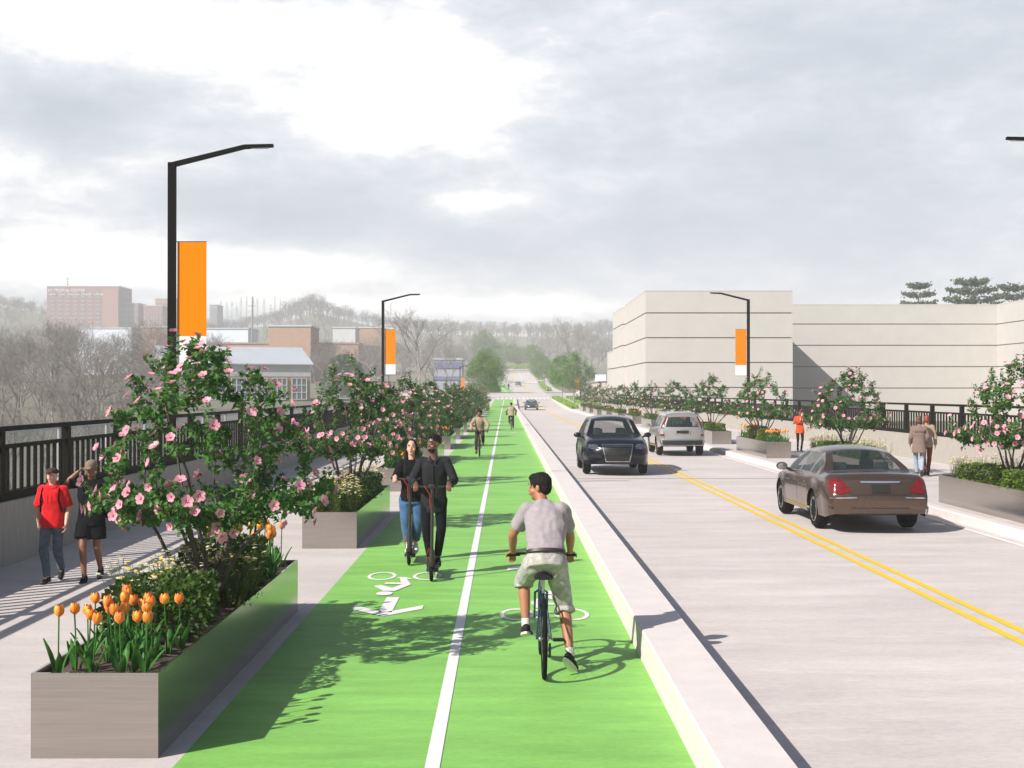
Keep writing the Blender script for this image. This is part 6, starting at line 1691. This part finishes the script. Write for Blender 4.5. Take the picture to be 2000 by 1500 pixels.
for s in (1, -1):
    mb = MB(); mb.tube([n_ + V3(s * .03, .115, -.05), n_ + V3(s * .032, .155, -.16), n_ + V3(s * .03, .158, -.25)], .004, n=5); mb.build('drawstring', redc, J['_root'])
bp = empty('backpack', (-5.83, 16.85, 0), pi, label='black backpack worn by the boy in the red hoodie', cat='backpack'); bp.scale = (.84,) * 3
mb = MB(); mb.box((0, -.20, 1.22), (.27, .13, .40), bev=.05); mb.build('pack', blk, bp, smooth=50)
for s in (1, -1):
    mb = MB(); mb.tube([(s * .12, -.15, 1.38), (s * .125, -.03, 1.485), (s * .128, .08, 1.42), (s * .135, .148, 1.28), (s * .165, .06, 1.10), (s * .14, -.13, 1.06)], .026, n=8, flat=.35, up=(1, 0, 0)); mb.build('strap', blk, bp, smooth=50)
J = walk(lead='R', yaw=-8, pitch=-14, shR=(.165, -.01, 1.44), elR=(.345, .06, 1.44), wrR=(.175, .07, 1.60), shL=(-.165, -.01, 1.44), elL=(-.40, -.03, 1.50), wrL=(-.19, -.06, 1.62), hdR=(-.5, .0, .45), hdL=(.5, -.1, .45), paR=(-.6, 0, -.5), paL=(.6, 0, -.5), cuR=.5, cuL=.5)
person('young man in khaki cap, loose black tee and shorts, hands raised to head', (-5.36, 16.95, 0), pi, J, skin_brown, scale=.885, voxel=.0095)
shirt(J, blk, 'short', .022, .06, 't_shirt', wr=.012, sl=.85, slr=1.35, hemflare=.01); trousers(J, blk, .36, .022, 'shorts', wr=.009, cuff=.035); cap(J, khaki, True); shoes(J, shoe_b)
bag = empty('shoulder_bag', (-5.36, 16.95, 0), pi, label='black shoulder bag hanging at the hip of the man in shorts', cat='bag'); bag.scale = (.885,) * 3
mb = MB(); mb.ell((-.33, -.06, .98), (.17, .07, .12), n=16); mb.build('pouch', blk, bag, smooth=True)
mb = MB(); mb.tube([(-.22, -.06, 1.06), (-.10, -.20, 1.28), (.08, -.14, 1.47), (.14, .02, 1.50), (.05, .175, 1.3), (-.14, .19, 1.12), (-.26, .08, 1.03)], .018, n=6, flat=.4); mb.build('strap', blk, bag, smooth=50)

# --- far riders
def ride_pose(yaw=0, up=0.0):
    return stand(pelvis=(0, .22, .97), chest=(0, .30, 1.26), neck=(0, .36, 1.47), head=(0, .40, 1.63), yaw=yaw, shR=(.165, .34, 1.41), elR=(.325, .48, 1.20), wrR=(.29, .755, 1.0), shL=(-.165, .34, 1.41), elL=(-.325, .48, 1.20), wrL=(-.29, .755, 1.0),
                 hdR=(0, .6, -.2), hdL=(0, .6, -.2), paR=(0, -.2, -1), paL=(0, -.2, -1), cuR=.85, cuL=.85, thR=-1, thL=1,
                 hipR=(.09, .23, .93), knR=(.12, .50, .60), anR=(.13, .46, .22), toeR=(.13, .59, .17), hipL=(-.09, .23, .93), knL=(-.12, .58, .80), anL=(-.13, .34, .51), toeL=(-.13, .46, .47))
J = ride_pose(-30); person('rider in beige sweater and dark trousers cycling towards the viewer', (-.98, 50.25, 0), pi, J, skin_brown, voxel=.012)
shirt(J, beige_c, 'long', .018, .02, 'sweater', wr=.010, collar=True); trousers(J, cloth('dark brown cloth', (.045, .028, .028)), 1.0, .012); hair(J, hair_b, 'short'); shoes(J, mat('brown shoe', (.09, .04, .025), .6))
J = ride_pose(0); person('rider in beige jacket cycling away up the green lane', (.38, 84.2, 0), 0, J, skin_brown, voxel=.014, face=False)
shirt(J, beige_c, 'long', .022, .02, 'jacket', wr=.008); trousers(J, cloth('dark brown cloth', (.045, .028, .028)), 1.0, .012); hair(J, hair_b, 'crop'); shoes(J, shoe_b)
J = walk(); person('tiny walker in dark clothes on the far green lane', (.88, 350, rp(350)), 0, J, skin_brown, voxel=.02, face=False)
shirt(J, blk, 'long', .022, .02, 'jacket', wr=0); trousers(J, blk, 1.0, .012, wr=0); hair(J, hair_b, 'crop'); shoes(J, shoe_b)

# --- people on the right sidewalk
J = walk(lead='L', st=.06, yaw=4, elR=(.25, -.01, 1.17), wrR=(.17, .20, 1.24), elL=(-.26, -.01, 1.17), wrL=(-.15, .21, 1.28), hdR=(-.4, .3, .4), hdL=(.4, .3, .4), cuR=.6, cuL=.6)
person('woman in short orange dress and dark tights looking at a phone', (11.4, 50.5, .15), pi, J, skin_dark, scale=.91, voxel=.012, fem=True)
shirt(J, org, 'short', .014, .10, 'dress', wr=.006, sl=.7, hemflare=.03); hair(J, hair_b, 'bun')
mb = MB()
for q in 'RL': limb(mb, J['hip' + q], J['kn' + q], .085, .058); limb(mb, J['kn' + q], J['an' + q], .056, .037)
skinned(mb, 'tights', cloth('dark tights', (.030, .010, .010)), J['_root'], .012, 1); shoes(J, shoe_b, boot=.12)
ph = empty('phone', (11.40, 50.5 - .24, .15 + 1.20), 0, label='small phone held by the woman in orange', cat='phone')
MB().box((0, 0, 0), (.07, .012, .14), bev=.004).build('case', dark_plastic, ph)
J = walk(lead='L', yaw=-8, wrR=(.20, .12, .95), wrL=(-.24, .10, .95), elR=(.24, -.04, 1.16)); person('walker in taupe coat and light jeans, seen from behind', (11.2, 35.3, .15), -.25, J, skin_brown, scale=.93, voxel=.011, fem=False, face=False)
shirt(J, browncoat, 'long', .020, .17, 'coat', wr=.008, collar=True, hemflare=.03); trousers(J, jean_l, 1.0, .004, 'jeans', wr=.005); hair(J, hair_br, 'full'); shoes(J, mat('dark brown boot', (.045, .028, .02), .6), boot=.10)
mb = MB(); mb.box((0, -.155, 1.36), (.30, .02, .10), bev=.008); mb.build('coat_yoke', browncoat, J['_root'], smooth=50)
J = walk(lead='R', yaw=8); person('woman with auburn hair in beige top and rust trousers walking away', (11.55, 35.75, .15), -.25, J, skin_tan, scale=.94, voxel=.011, fem=True, face=False)
shirt(J, beige_c, 'long', .018, .04, 'top', wr=.006); trousers(J, rust, 1.0, .006, wr=.005); hair(J, hair_r, 'full'); shoes(J, shoe_b, boot=.14, heel=True)
# ------------------------------------------------------------------ air
hz = bpy.data.materials.new('haze air'); hz.use_nodes = True; nt = hz.node_tree; nt.nodes.clear()
pv = nt.nodes.new('ShaderNodeVolumePrincipled'); pv.inputs['Color'].default_value = (.94, .945, .955, 1); pv.inputs['Density'].default_value = HAZE
pv.inputs['Anisotropy'].default_value = 0.0
ou = nt.nodes.new('ShaderNodeOutputMaterial'); nt.links.new(pv.outputs[0], ou.inputs['Volume'])
tag(MB().box((0, 1300, 45), (6600, 3800, 110)).build('haze', hz), kind='stuff', label='thin pale haze filling the air over the valley', cat='haze')
